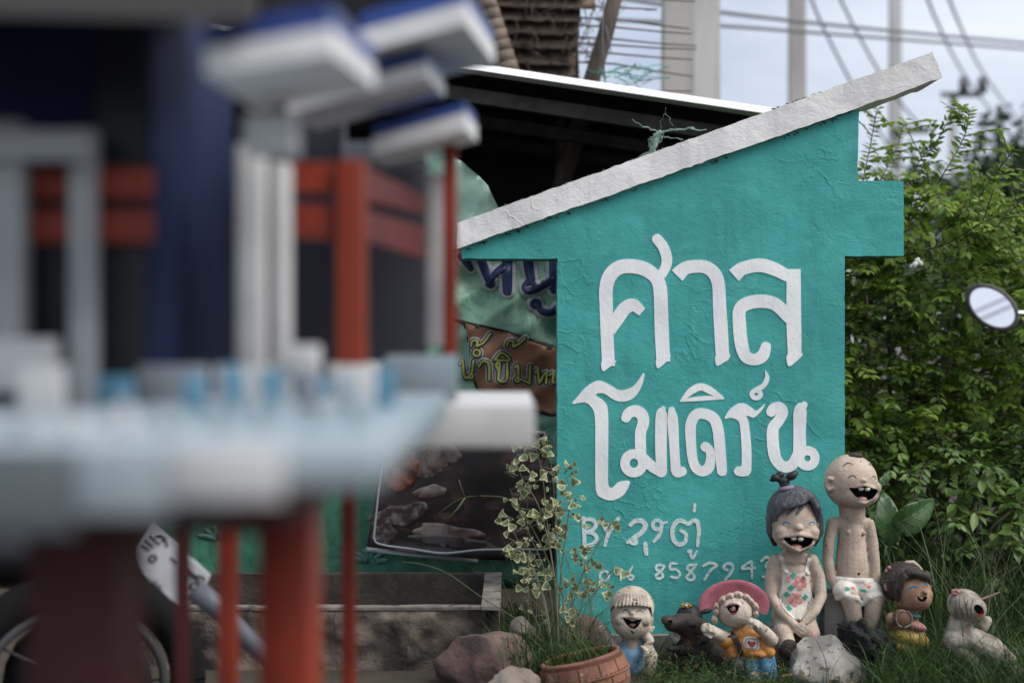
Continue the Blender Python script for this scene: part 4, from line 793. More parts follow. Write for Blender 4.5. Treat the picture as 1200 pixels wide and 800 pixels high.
# terracotta pot
PC = W(696, 812, 4.78); prt = Euler((R(-4), R(-13), 0)); pot = thing('terracotta_pot', 'tilted terracotta pot with brick pattern, weeds spilling from its rim', 'pot', (PC.x, 4.78, 0))
pc = (PC.x+.005, 4.80, -.078)
mb = MB(); mb.lathe([(0, 0), (.105, 0), (.125, .04), (.148, .12), (.150, .17), (.142, .20), (.137, .215), (.127, .217), (.118, .212), (.118, .18), (.11, .165), (0, .165)], pc, 48, prt); mb.build('bowl', M['terra_dark'], pot, auto=50)
Rm = prt.to_matrix(); PR = [(.125, .04), (.148, .12), (.150, .17), (.142, .20)]
def prad(z):
    for (r0, z0), (r1, z1) in zip(PR, PR[1:]):
        if z0 <= z <= z1: return r0+(r1-r0)*(z-z0)/(z1-z0)
    return .14
for row, (z0, z1) in enumerate(((.045, .082), (.085, .122), (.125, .150), (.163, .200))):
    nb = 13
    for k in range(nb):
        a0 = (k+.5*(row % 2))*2*math.pi/nb+.012; a1 = a0+2*math.pi/nb-.030; q = []
        for rr in (.004, -.004):
            for z in (z0, z1):
                for j in range(4):
                    a = a0+(a1-a0)*j/3; r = prad(z)+rr+random.uniform(-.0006, .0006); q.append(Rm @ Vector((r*math.cos(a), r*math.sin(a), z))+Vector(pc))
        fs = [(j, j+1, j+5, j+4) for j in range(3)]+[(0, 8, 9, 1), (1, 9, 10, 2), (2, 10, 11, 3), (4, 5, 13, 12), (5, 6, 14, 13), (6, 7, 15, 14), (0, 4, 12, 8), (3, 11, 15, 7)]
        MB().add(q, fs).build('brick', M['terracotta'], pot, smooth=False)
mb = MB()
for ph in (0, math.pi): mb.tube([Rm @ Vector(((prad(.156)+.003+.003*math.cos(a*26+ph))*math.cos(a), (prad(.156)+.003+.003*math.cos(a*26+ph))*math.sin(a), .1565+.003*math.sin(a*26+ph)))+Vector(pc) for a in np.linspace(0, 2*math.pi, 240)], .003, 6, False)
mb.build('rope_band', M['terracotta'], pot)
mb = MB(); mb.tube([Rm @ Vector((.131*math.cos(a), .131*math.sin(a), .214))+Vector(pc) for a in np.linspace(0, 2*math.pi, 49)], .0085, 10, False); mb.build('rim', M['terracotta'], pot)
mb = MB(); mb.ell(Rm @ Vector((0, 0, .172))+Vector(pc), (.112, .112, .02)); mb.build('potting_soil', M['soil'], pot)

# ------------------------------------------------------------------ concrete trough at left
tr = thing('concrete_trough', 'rough rendered concrete trough with blackened front and thin rim', 'trough', (-.7, 5.2, 0))
zt = .227
def rough_wall(name, x0, x1, y0, y1, z0, z1, m, amp=.014):
    bm = bmesh.new(); bmesh.ops.create_cube(bm, size=1); bmesh.ops.subdivide_edges(bm, edges=bm.edges[:], cuts=14, use_grid_fill=True)
    for v in bm.verts:
        q = Vector(((x0+x1)/2+v.co.x*(x1-x0), (y0+y1)/2+v.co.y*(y1-y0), (z0+z1)/2+v.co.z*(z1-z0)))
        t = min(1, (z1-q.z)/.03); q.y += t*amp*mn.fractal(q*9, 1, 2, 4)*(1 if v.co.y < 0 else 0); q.x += t*amp*.6*mn.noise(q*12); q.z += .004*mn.noise(q*7)
        v.co = q
    return MB().bm(bm).build(name, m, tr, auto=60)
for i in range(5): rough_wall('front_wall', -1.46+i*.272, -1.46+(i+1)*.272-.001, 5.2, 5.25, -.02, zt-.006, M['plaster_tan'], .03)
rough_wall('side_wall', -.103, -.05, 5.252, 5.93, -.02, zt-.007, M['plaster_tan'], .01)
rough_wall('rim', -1.46, -.115, 5.194, 5.252, zt-.007, zt+.003, M['trough_rim'], .006)
rough_wall('rim', -.113, -.042, 5.192, 5.96, zt-.008, zt+.005, M['trough_rim'], .006)
rough_wall('back_wall', -1.46, -.104, 5.93, 5.98, -.02, zt+.004, M['trough_in'], .006)
rough_wall('floor', -1.46, -.104, 5.254, 5.93, -.02, .06, M['soil'], .01)

# ------------------------------------------------------------------ banners behind
BY = 6.05
def bsurf(px, py, off):
    k = BY/F; y = BY+.02*abs(math.sin(px*.05+py*.075))-.015*abs(math.sin(px*.028-py*.05+1))+.030*math.sin(px*.035+py*.022)+.018*math.sin(px*.09-py*.05)+.012*mn.noise((px*.02, py*.02, 2))-max(0, (470-py))*.0002
    return ((px-600)*k, y-off, EYE+(400-py)*k)
def sheet(name, poly, surf, off, m, parent, step=6, depth=.002):
    v2, fc = poly_fill(poly, step); mb = MB(); solid(mb, v2, fc, surf, off, depth); o = mb.build(name, m, parent)
    bm = bmesh.new(); bm.from_mesh(o.data); bmesh.ops.recalc_face_normals(bm, faces=bm.faces); bm.to_mesh(o.data); bm.free(); return o
bn = thing('vinyl_banner', 'creased green vinyl banner with navy Thai lettering and brown sauce panel', 'banner', (bsurf(600, 0, 0)[0], BY, 0))
sheet('banner_sheet', [(440, 285), (560, 290), (690, 296), (692, 420), (690, 560), (600, 530), (440, 490)], bsurf, 0, M['banner'], bn)
Z3 = lambda p: (530+p[0]/3.81, 290+p[1]/3.81)+((p[2]/3.81,) if len(p) > 2 else ())
sheet('brown_panel_border', [Z3(p) for p in ((-120, 285), (60, 328), (250, 372), (480, 440), (500, 752), (440, 756), (330, 725), (110, 640), (80, 560), (75, 452), (50, 345))], bsurf, .0035, M['dark_print'], bn)
sheet('brown_panel', [Z3(p) for p in ((60, 338), (250, 382), (470, 452), (490, 742), (440, 744), (330, 715), (118, 630), (88, 555), (82, 450), (58, 350))], bsurf, .0065, M['brown_print'], bn)
def btext(strokes, lays, o0):
    for name, add, m, of in lays:
        mb = MB(); off = of
        for st in strokes:
            closed = isinstance(st, tuple); st = st[0] if closed else st
            lay_ribbon(mb, ribbon([(*Z3(p)[:2], (p[2]+add)/3.81) for p in st], True, 4, closed), bsurf, off, .002); off += .0003
        o = mb.build(name, M[m], bn); bm = bmesh.new(); bm.from_mesh(o.data); bmesh.ops.recalc_face_normals(bm, faces=bm.faces); bm.to_mesh(o.data); bm.free()
NAVY = [('letter_outline', 32, 'silver_print', .004), ('letter', 0, 'navy_print', .0085)]
btext([[(40, 40, 36), (62, 62, 36), (82, 92, 28)]], NAVY, 0)
btext([[(110, 20, 40), (138, 80, 40), (172, 165, 36)], [(160, 165, 26), (190, 120, 30), (225, 90, 34)], [(244, 40, 46), (246, 120, 46), (246, 195, 42)]], NAVY, 0)
btext([[(336, 10, 44), (340, 80, 44), (350, 140, 40)], ([(345+24*math.cos(a), 178+22*math.sin(a), 24) for a in np.linspace(0, 5.6, 10)],), [(365, 195, 28), (400, 175, 30), (440, 150, 30)], [(452, 20, 42), (452, 100, 42), (456, 190, 42)]], NAVY, 0)
btext([([(372+16*math.cos(a), 252+14*math.sin(a), 20) for a in np.linspace(0, 5.6, 10)],), [(384, 262, 26), (400, 285, 30), (440, 292, 32), (470, 270, 32)]], NAVY, 0)
YEL = [('letter_outline', 22, 'silver_print', .0085), ('letter_shadow', 12, 'dark_print', .0115), ('letter', 0, 'yellow_print', .0145)]
btext([[(32, 520, 11), (45, 500, 11), (52, 560, 11), (62, 582, 11), (88, 560, 11), (96, 505, 11)], ([(84+9*math.cos(a), 574+9*math.sin(a), 8) for a in np.linspace(0, 5.6, 9)],)], YEL, 0)
btext([[(84, 440, 10), (90, 418, 10), (112, 418, 10), (110, 438, 10)], [(112, 440, 10), (140, 425, 10), (172, 384, 11)], ([(110+15*math.cos(a), 470+14*math.sin(a), 9) for a in np.linspace(0, 5.6, 9)],)], YEL, 0)
btext([[(120, 530, 11), (138, 508, 11), (160, 515, 11), (166, 550, 11), (166, 588, 11)]], YEL, 0)
btext([[(204, 545, 11), (196, 522, 11), (212, 512, 10), (210, 550, 11), (208, 590, 11), (242, 592, 11), (246, 515, 11)], [(190, 500, 10), (222, 470, 11), (258, 502, 10), (192, 502, 9)]], YEL, 0)
btext([[(244, 440, 10), (252, 418, 10), (274, 420, 10), (270, 442, 10)], [(272, 444, 10), (298, 430, 10), (325, 405, 10)]], YEL, 0)
btext([[(280, 535, 11), (294, 525, 11), (294, 585, 11)], ([(290+9*math.cos(a), 590+9*math.sin(a), 8) for a in np.linspace(0, 5.6, 9)],), [(300, 585, 10), (345, 606, 10)], [(348, 528, 11), (346, 605, 11)]], YEL, 0)
btext([[(372, 560, 11), (384, 545, 11), (388, 605, 11), (408, 570, 11), (422, 560, 11), (418, 605, 10)]], YEL, 0)
btext([[(436, 570, 11), (452, 560, 11), (448, 605, 11), (470, 590, 11), (480, 550, 11)]], YEL, 0)
# lower dark banner with leaf silhouettes, and the food poster on it
def dsurf(px, py, off):
    k = 6.12/F; return ((px-600)*k, 6.12+.014*math.sin(px*.05)+.008*mn.noise((px*.03, py*.03, 7))-off, EYE+(400-py)*k)
dk = thing('green_banner', 'dark green leaf-printed banner hanging behind the food poster', 'banner', (dsurf(520, 0, 0)[0], 6.12, .2))
sheet('banner_sheet', [(170, 480), (330, 490), (640, 490), (652, 690), (400, 690), (170, 690)], dsurf, 0, M['banner_dark'], dk, 9)
for cx, cy in ((432, 668), (255, 640), (340, 660)):
    for a in (-1.2, -.7, -.2, .3, .8, 1.3):
        P = [(cx+math.sin(a)*26*t+math.cos(a)*w_, cy-8-math.cos(a)*24*t*.8+math.sin(a)*w_) for t, w_ in ((0, 0), (.4, 3.5), (.8, 3), (1, 0), (.8, -3), (.4, -3.5))]
        sheet('printed_leaf', P, dsurf, .0035, M['collar'], dk, 8)
po = thing('food_poster', 'dark glossy poster of grilled food with thin white rounded border', 'poster', (dsurf(520, 0, 0)[0], 6.05, .3))
def psurf(px, py, off):
    k = 6.0/F; return ((px-600)*k, 6.0+.012*math.sin(px*.04+.4)+.02*mn.noise((px*.012, py*.012, 4))-off, EYE+(400-py)*k)
sheet('print', [(452, 500), (500, 500), (640, 505), (650, 658), (560, 655), (430, 641), (437, 600)], psurf, 0, M['poster'], po, 8)
sheet('pale_edge', [(430, 640), (500, 650), (560, 655), (560, 659), (500, 654), (429, 645)], psurf, .003, M['sh_grey'], po, 8)
mb = MB(); lay_ribbon(mb, ribbon([(452, 520, 2), (446, 560, 2.2), (440, 615, 2.4), (439, 630, 2.4), (446, 637, 2.4), (480, 643, 2.4), (520, 648.5, 2.4), (560, 644, 2.4), (600, 643, 2.4), (640, 644, 2.2)]), psurf, .004, .002); mb.build('border_line', M['silver_print'], po)
for i, (px_, py_, rx_, ry_, rt_, m_) in enumerate(((505, 540, 34, 18, -.4, 'fish_pale'), (470, 550, 20, 26, .5, 'fish_red'), (504, 577, 19, 8, -.1, 'fish_pale'), (468, 603, 34, 13, -.25, 'fish_skin'), (526, 624, 44, 9, .08, 'fish_pale'), (535, 636, 52, 8, .1, 'fish_grey'), (450, 625, 16, 12, 0, 'fish_skin'))):
    P = [(px_+rx_*(1+.5*mn.noise((a*1.3, i, 0)))*math.cos(a)*math.cos(rt_)-ry_*math.sin(a)*math.sin(rt_), py_+rx_*math.cos(a)*math.sin(rt_)+ry_*(1+.6*mn.noise((a*1.3, i, 3)))*math.sin(a)*math.cos(rt_)) for a in np.linspace(0, 5.9, 14)]
    sheet('printed_food', [tuple(q[:2]) for q in catmull(P, 2, True)], psurf, .0022+.0002*i, M[m_], po, 6, .0018)
# mint tarpaulin piece above
def tsurf(px, py, off):
    k = 6.3/F; return ((px-600)*k, 6.3+.05*abs(math.sin(px*.06+py*.03))+.03*mn.noise((px*.03, py*.03, 1))-off, EYE+(400-py)*k)
tp = sheet('tarpaulin', [(470, 152), (500, 158), (540, 188), (561, 205), (572, 218), (585, 245), (610, 330), (480, 330)], tsurf, 0, M['tarp'], None, 7); tag(tp, 'pale mint tarpaulin draped behind the left end of the sign roof', 'tarpaulin')
rb = MB(); K = lambda px, py: W(px, py, 5.75)
wob = lambda P, r, n=5: rb.tube([K(*q[:2])+Vector((random.uniform(-.006, .006), random.uniform(-.01, .01), random.uniform(-.006, .006))) for q in catmull([(*p, 0) for p in P], n)], [r*random.uniform(.4, 1.2) for _ in range((len(P)-1)*n+1)], 5)
wob([(742, 141), (758, 149), (773, 155), (796, 151), (826, 153)], .0035); wob([(773, 155), (790, 152), (812, 151)], .003); wob([(773, 155), (776, 138), (780, 126)], .0012); wob([(781, 133), (786, 142), (788, 148)], .0012); wob([(773, 155), (782, 160), (800, 163)], .003)
for k in range(7): wob([(773+random.uniform(-1, 1), 156), (768-k*1.6+4, 166), (750+k*3.8, 186)], .010)
M['ribbon'] = mat('faded_green_plastic', (.24, .36, .29), (.16, .25, .20), sc=30, rough=.5, trans=.2)
tag(rb.build('plastic_ribbon', M['ribbon'], None), 'knotted pale green plastic ribbon tied above the white roof slab', 'ribbon')

# ------------------------------------------------------------------ shelter
sh = thing('metal_shelter', 'black unlit shelter with white-edged sheet roof behind the sign', 'shelter', (-.6, 8, 0))
a = W(380, 56, 7.0); b = W(900, 134, 7.0); zl = lambda x: a.z+(b.z-a.z)*(x-a.x)/(b.x-a.x)
XL, XR = -3.6, 1.30
mb = MB(); n = 120; V = []
for i in range(n+1):
    x = XL+(XR-XL)*i/n; cz = .012*math.sin(i*math.pi/2)
    V += [(x, 7.0, zl(x)+cz), (x, 10.2, zl(x)+cz+.25)]
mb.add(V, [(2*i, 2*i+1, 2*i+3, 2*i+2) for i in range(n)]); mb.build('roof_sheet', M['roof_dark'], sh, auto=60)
mb = MB(); mb.hexa([(XL, 6.90, zl(XL)-.015), (XR, 6.90, zl(XR)-.015), (XR, 7.03, zl(XR)-.015), (XL, 7.03, zl(XL)-.015), (XL, 6.965, zl(XL)+.028), (XR, 6.965, zl(XR)+.028), (XR, 7.03, zl(XR)+.028), (XL, 7.03, zl(XL)+.028)]); mb.build('roof_edge', M['steel_white'], sh, smooth=False)
for yy, dz in ((7.12, -.10), (8.2, -.06), (9.3, -.02)):
    mb = MB(); mb.hexa([(XL, yy, zl(XL)+dz-.04), (XR, yy, zl(XR)+dz-.04), (XR, yy+.05, zl(XR)+dz-.04), (XL, yy+.05, zl(XL)+dz-.04), (XL, yy, zl(XL)+dz+.03), (XR, yy, zl(XR)+dz+.03), (XR, yy+.05, zl(XR)+dz+.03), (XL, yy+.05, zl(XL)+dz+.03)]); mb.build('purlin', M['purlin'], sh, smooth=False)
for x in (-2.4, -.35): mb = MB(); mb.tube([(x, 7.2, 2.3), (x+.25, 10.1, 2.5)], .03, 8); mb.build('rafter', M['purlin'], sh)
for x, y in ((XL+.05, 7.2), (XR-.06, 7.2), (XL+.05, 10.05), (XR-.06, 10.05)): MB().box(x-.04, x+.04, y-.04, y+.04, 0, zl(x)-.02).build('post', M['purlin'], sh, smooth=False)
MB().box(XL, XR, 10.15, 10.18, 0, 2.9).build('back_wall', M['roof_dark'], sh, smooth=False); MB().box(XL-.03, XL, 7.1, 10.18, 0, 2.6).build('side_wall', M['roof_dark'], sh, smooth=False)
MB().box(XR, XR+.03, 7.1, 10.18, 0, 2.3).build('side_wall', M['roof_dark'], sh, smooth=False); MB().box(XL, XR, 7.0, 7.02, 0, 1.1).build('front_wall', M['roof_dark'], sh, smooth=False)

# ------------------------------------------------------------------ thatched hut roof, pole, strips
TY = 8.6; th = thing('thatched_roof', 'ragged brown thatched roof rising behind the white-edged shelter', 'roof', (W(630, 100, TY).x, TY, 2.4))
def rowz(i): return 105-i*16.5
for i in range(13):
    yb = rowz(i)+random.uniform(-2, 2); x0 = 520-(i*1.2); x1 = 688+random.uniform(-8, 6)+(4 if i > 5 else -8); hh = random.uniform(11, 19); n = 34; mb = MB(); V = []
    for k in range(n+1):
        t = k/n; px = x0+(x1-x0)*t; sl_ = (t-.5)*6
        jag = random.uniform(0, 4.5)+2*mn.noise((px*.09, i*3.1, 0))
        pts = [W(px, yb+sl_-hh-6, TY+.10), W(px, yb+sl_-hh*.5, TY+.02+.012*mn.noise((px*.15, i, 1))), W(px+random.uniform(-.5, .5), yb+sl_+jag*.6, TY-.05+.02*mn.noise((px*.2, i, 2))), W(px, yb+sl_-2, TY+.02), W(px, yb+sl_-hh-4, TY+.13)]
        V += pts
    mb.add(V, [(5*k+j, 5*k+j+1, 5*k+j+6, 5*k+j+5) for k in range(n) for j in range(4)]); mb.build('thatch_row', M['thatch'], th)
mb = MB()
for i in range(170):
    r = random.randrange(12); px = random.choice([random.gauss(686, 9), random.uniform(600, 690)]); py = rowz(r)+random.uniform(-10, 6); q = W(px, py, TY-.05); L = random.uniform(.04, .16)
    e = q+Vector((random.uniform(-.05, .08), random.uniform(-.04, .02), -L if random.random() < .6 else random.uniform(-.03, .03))); mb.tube([q, (q+e)/2+Vector((random.uniform(-.02, .02), 0, random.uniform(-.01, .02))), e], [.0035, .003, .0012], 4, False)
mb.build('loose_straw', M['stick'], th)['kind'] = 'stuff'
bp = MB(); A_, B_ = W(548, -60, TY-.15), W(601, 98, TY-.15); N_ = 13
for k in range(N_):
    p, q = A_.lerp(B_, k/N_), A_.lerp(B_, (k+1)/N_); bp.tube([p, p.lerp(q, .04), p.lerp(q, .5), p.lerp(q, .93), q], [.062, .068, .063, .066, .055], 12)
bp.build('bamboo_pole', M['bamboo'], th)
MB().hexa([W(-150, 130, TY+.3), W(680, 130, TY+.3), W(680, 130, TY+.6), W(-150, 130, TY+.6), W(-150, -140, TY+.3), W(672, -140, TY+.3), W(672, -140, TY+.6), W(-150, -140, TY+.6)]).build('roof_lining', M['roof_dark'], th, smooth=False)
for y0, x1, y1 in ((8, 757, 12), (22, 808, 34), (31, 811, 40), (45, 816, 54), (52, 816, 58), (62, 812, 70), (74, 812, 90), (104, 811, 107), (-6, 815, 2), (-18, 806, -16)):
    MB().tube([W(640, y0-3, TY+.08), W(720, y0+1, TY+.06), W(770, (y0+y1)/2+1.5, TY+.05), W(x1, y1, TY+.05)], [.006, .006, .005, .004], 6).build('roof_batten', M['stick'], th)
mb = MB()
for _ in range(9):
    p = W(700+random.uniform(-8, 30), random.uniform(-5, 8), TY); mb.tube([p, p+Vector((random.uniform(-.04, .06), 0, -.05)), p+Vector((random.uniform(0, .12), 0, random.uniform(-.06, .03)))], .002, 4, False)
mb.build('loose_wire', M['wire'], th)['kind'] = 'stuff'
# the hut's own support so the roof stands
for x in (520, 660): p = W(x, 100, TY+.4); MB().tube([(p.x, TY+.45, 0), (p.x, TY+.45, p.z+.6)], .05, 10).build('post', M['wood'], th)
wp = MB(); A_, B_ = W(686, 118, 8.3), W(730, -40, 8.3); dv = (B_-A_); wp.tube([A_-dv*2.4, A_, A_.lerp(B_, .5)+Vector((.01, 0, 0)), B_], [.055, .05, .046, .042], 12)
tag(wp.build('wooden_pole', M['wood'], None), 'leaning weathered wooden pole beside the thatch', 'pole')
mb = MB(); p = lambda x, y: W(x, y, 8.22)
mb.tube([p(708, -10), p(706, 40), p(707, 62), p(709, 100)], .004, 5); mb.tube([p(710, 30), p(714, 48), p(716, 62)], .003, 5)
tag(mb.build('dangling_cord', M['wire'], None), 'thin dark cord dangling along the leaning wooden pole', 'cord')
mb = MB()
for _ in range(26):
    x, y = random.uniform(695, 755), random.uniform(78, 100); q = p(x, y); mb.tube([q, q+Vector((random.uniform(-.1, .15), 0, random.uniform(-.03, .06))), q+Vector((random.uniform(-.15, .25), .02, random.uniform(-.05, .04)))], .0025, 4, False)
tag(mb.build('net_scrap', M['net'], None), 'tangled scrap of green netting on the shelter roof', 'netting')

# ------------------------------------------------------------------ utility poles and wires
def upole(label, px, Y, wd, top, m, dp=None, arm=None, ytop=None):
    c = W(px, 400, Y); t = thing('utility_pole', label, 'utility pole', (c.x, Y, 0), 'concrete utility poles beyond the shelter'); dp = dp or wd
    mb = MB(); b1, b2 = wd*.62, wd*.5
    mb.hexa([(c.x-b1, Y-b1, 0), (c.x+b1, Y-b1, 0), (c.x+b1, Y+b1, 0), (c.x-b1, Y+b1, 0), (c.x-b2, Y-b2, top), (c.x+b2, Y-b2, top), (c.x+b2, Y+b2, top), (c.x-b2, Y+b2, top)])
    mb.build('shaft', m, t, smooth=False)
    if arm: 
        z = EYE+(400-arm[0])*Y/F; MB().box(c.x-arm[1], c.x+arm[2], Y-.08-b1, Y-b1, z-.08, z+.08).build('cross_arm', M['wire'], t, smooth=False)
    return t
upole('nearer tan concrete utility pole behind the bamboo strips', 794, 12.0, .22, 8.5, M['pole_conc'])
upole('pale concrete utility pole touching the tan one on its right', 826, 12.6, .21, 8.5, M['pole_conc2'])
upole('slim concrete utility pole above the middle of the sloping slab', 934, 24, .235, 9.5, M['pole_conc'])
upole('faint thin utility pole behind the upper end of the slab', 1049, 33, .23, 11, M['pole_conc2'], arm=(154, .1, .75))
tpole = upole('distant utility pole carrying a small transformer', 1117, 46, .20, EYE+290*46/F, M['pole_conc2'], arm=(112, .45, .85))
for dx in (0.25, .85):
    q = W(1117, 100, 46); MB().tube([(q.x+dx, 45.7, q.z-.30), (q.x+dx, 45.7, q.z+.20)], .15, 12).build('transformer', M['wire'], tpole)
wires = [('thick power cable crossing the sky above the slab', [(700, -6, 14), (840, 14, 16), (1000, 32, 19), (1260, 56, 24)], .024), ('lower power cable running beside the thick one', [(700, 22, 14), (840, 30, 16), (1000, 42, 19), (1260, 62, 24)], .022),
         ('cable falling steeply from the slim pole behind the slab', [(944, -20, 24), (960, 22, 25), (995, 92, 27), (1040, 170, 30)], .026), ('second cable falling steeply beside the slim pole', [(976, -20, 24), (1000, 30, 26), (1040, 100, 29), (1080, 150, 33)], .026),
         ('cable descending to the distant transformer', [(1080, -20, 30), (1100, 30, 34), (1135, 95, 45), (1210, 190, 60)], .035), ('rightmost cable descending past the transformer', [(1105, -20, 30), (1125, 30, 34), (1155, 90, 45), (1220, 175, 60)], .035)]
for lb, pts, r in wires:
    P = [tuple(q) for q in catmull(pts, 5)]; tag(MB().tube([W(*q) for q in P], r, 6).build('power_cable', M['wire'], None), lb, 'cable', 'overhead power cables')

# ------------------------------------------------------------------ shrubs
def twig(L, p, d, length, n, ls, up=Vector((0, 0, 1)), droop=.5, stems=None, sag=True):
    p = Vector(p); d = Vector(d).normalized(); pts = [p.copy()]; st = length/n
    for i in range(n):
        if sag: d = (d+Vector((0, 0, -droop*.10))+Vector((random.gauss(0, .05), random.gauss(0, .05), random.gauss(0, .04)))).normalized()
        p = p+d*st; pts.append(p.copy()); side = d.cross(up).normalized(); u2 = side.cross(d).normalized()
        sz = ls*random.uniform(.7, 1.15)*(1 if i > 1 else .8)*(1-.35*(i/n))
        for sg in (-1, 1):
            dd = side*sg*random.uniform(.6, 1)+d*random.uniform(.35, .8)+u2*random.uniform(-.35, .25)+Vector((0, 0, -.15))
            L.append((p+side*sg*.003, dd, u2+Vector((random.gauss(0, .3), random.gauss(0, .3), random.gauss(0, .3))), sz, sz*random.uniform(.5, .62)))
    L.append((p, d, up, ls*.75, ls*.38))
    if stems is not None: stems.append(pts)
def shrub(name, label, cat, base, cx, Yc, rx, ry, z0, z1, n, m, ls, seed, shoots=(), lead=.0, npart=0):
    random.seed(seed); t = thing(name, label, cat, base, None); L = []; stems = []
    for i in range(n):
        u = random.uniform(0, 1); z = z0+(z1-z0)*u; a = random.uniform(-math.pi, 0) if random.random() < .75 else random.uniform(0, math.pi)
        shp = math.sin(math.pi*min(1, (.12+.88*(1-u))))**.35 if u > .55 else 1
        bulge = 1+.22*math.sin(a*3+z*4.3+seed); k = random.uniform(.55, 1)*bulge*shp
        p = Vector((cx+math.cos(a)*rx*k, Yc+math.sin(a)*ry*k, z+random.uniform(-.05, .05)))
        d = Vector((math.cos(a)*.7+random.gauss(0, .35), math.sin(a)*.8+random.gauss(0, .3), random.uniform(-.1, .7)+lead))
        twig(L, p, d, random.uniform(.16, .36), random.randint(6, 10), ls, droop=random.uniform(.4, 1.4), stems=stems if i % 2 == 0 else None)
    for pts in shoots:
        P = [W(*q) for q in pts]; PP = catmull([tuple(q) for q in P], 8); stems.append([Vector(q) for q in PP])
        for i in range(1, len(PP)):
            p = Vector(PP[i]); d = (p-Vector(PP[i-1])).normalized(); sd_ = d.cross(Vector((0, -1, .2))).normalized()
            for sg in (-1, 1):
                dd = sd_*sg*random.uniform(.6, 1)+d*random.uniform(.2, .8)+Vector((0, random.uniform(-.6, .3), -.15)); s_ = ls*random.uniform(.6, 1.05)*(1-.4*i/len(PP))
                L.append((p, dd, Vector((random.gauss(0, .5), random.gauss(-.6, .4), 1)), s_, s_*.55))
            if i % 2 == 0 and i < len(PP)-2 and random.random() < .8: twig(L, p, sd_*random.choice((-1, 1))+d*.9+Vector((0, random.gauss(0, .5), 0)), random.uniform(.08, .2), random.randint(3, 6), ls*.9, droop=.4, stems=stems)
    if npart:
        def inview(l):
            px = 600+l[0][0]/l[0][1]*F; py = 400-(l[0][2]-EYE)/l[0][1]*F; return 985 < px < 1205 and 100 < py < 720
        near = sorted([i for i in range(len(L)) if inview(L[i])], key=lambda i: L[i][0][1]-L[i][3]*6)[:npart]; ns = set(near)
        vms = []
        for k in range(6): me = fast_mesh('leaf', LEAF_V*np.array([1, 1, 1]), LEAF_F, [k/6]*8); me.materials.append(m); vms.append(me)
        for i in near:
            p, d_, u, ln, wd = L[i]; d_ = Vector(d_).normalized(); x = d_.cross(Vector(u)).normalized(); z = x.cross(d_); o = link('leaf', random.choice(vms), t)
            o.matrix_local = Matrix.Translation(Vector(p)-ORG[t]) @ Matrix((x*wd, d_*ln, z*ln)).transposed().to_4x4()
        L = [l for i, l in enumerate(L) if i not in ns]
    foliage('foliage', L, m, t)
    mb = MB()
    for s_ in stems: mb.tube(s_, [.003]*(len(s_)-1)+[.0012], 4, False)
    mb.build('twigs', M['bark'], t)['kind'] = 'stuff'
    for k in range(6):
        a = k*1.05; q = Vector((cx+math.cos(a)*.12, Yc+.1+math.sin(a)*.08, 0)); e = Vector((cx+math.cos(a)*rx*.55, Yc+.1+math.sin(a)*ry*.4, z1*random.uniform(.6, .85)))
        MB().tube([q, q.lerp(e, .4)+Vector((random.uniform(-.05, .05), 0, .06)), q.lerp(e, .75), e], [.02, .015, .010, .005], 7).build('stem', M['bark'], t)
    return t
sh1 = [[(1030, 290, 6.6), (1075, 250, 6.55), (1108, 200, 6.5), (1130, 160, 6.5), (1137, 128, 6.5)], [(1100, 270, 6.5), (1140, 238, 6.4), (1165, 205, 6.4), (1188, 176, 6.35)], [(1005, 260, 6.7), (1012, 210, 6.75), (1020, 170, 6.8), (1028, 128, 6.8)], [(1040, 260, 6.6), (1058, 230, 6.6), (1080, 185, 6.6), (1098, 172, 6.6)],
       [(1060, 300, 6.4), (1110, 285, 6.3), (1150, 262, 6.2), (1215, 232, 6.2)], [(1015, 240, 6.8), (1035, 205, 6.8), (1052, 170, 6.85), (1060, 140, 6.9)], [(1120, 300, 6.3), (1165, 270, 6.2), (1205, 205, 6.2)], [(1020, 270, 6.6), (1045, 225, 6.6), (1072, 215, 6.6), (1092, 218, 6.6)]]
shrub('hedge_shrub', 'yellow-green leafy shrub with arching shoots right of the sign', 'shrub', (1.9, 7, 0), 1.95, 7.0, .50, .65, .55, 1.95, 560, M['hedge'], .066, 5, sh1, npart=290)
shrub('hedge_shrub', 'broad leafy shrub behind the round motorcycle mirror', 'shrub', (2.6, 7, 0), 2.65, 6.9, .55, .7, .5, 1.72, 430, M['hedge'], .066, 9, npart=290)
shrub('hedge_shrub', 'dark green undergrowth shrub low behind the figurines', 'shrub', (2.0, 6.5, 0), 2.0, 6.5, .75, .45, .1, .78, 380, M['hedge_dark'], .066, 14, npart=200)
shrub('hedge_shrub', 'leafy shrub close against the right edge of the sign', 'shrub', (1.55, 6.9, 0), 1.55, 6.9, .26, .5, .4, 1.86, 260, M['hedge'], .062, 17, npart=250)
shrub('hedge_shrub', 'dark thicket filling the gap behind the taller shrubs', 'shrub', (2.1, 7.9, 0), 2.2, 7.9, 1.2, .4, .1, 1.70, 1000, M['hedge_dark'], .085, 19)
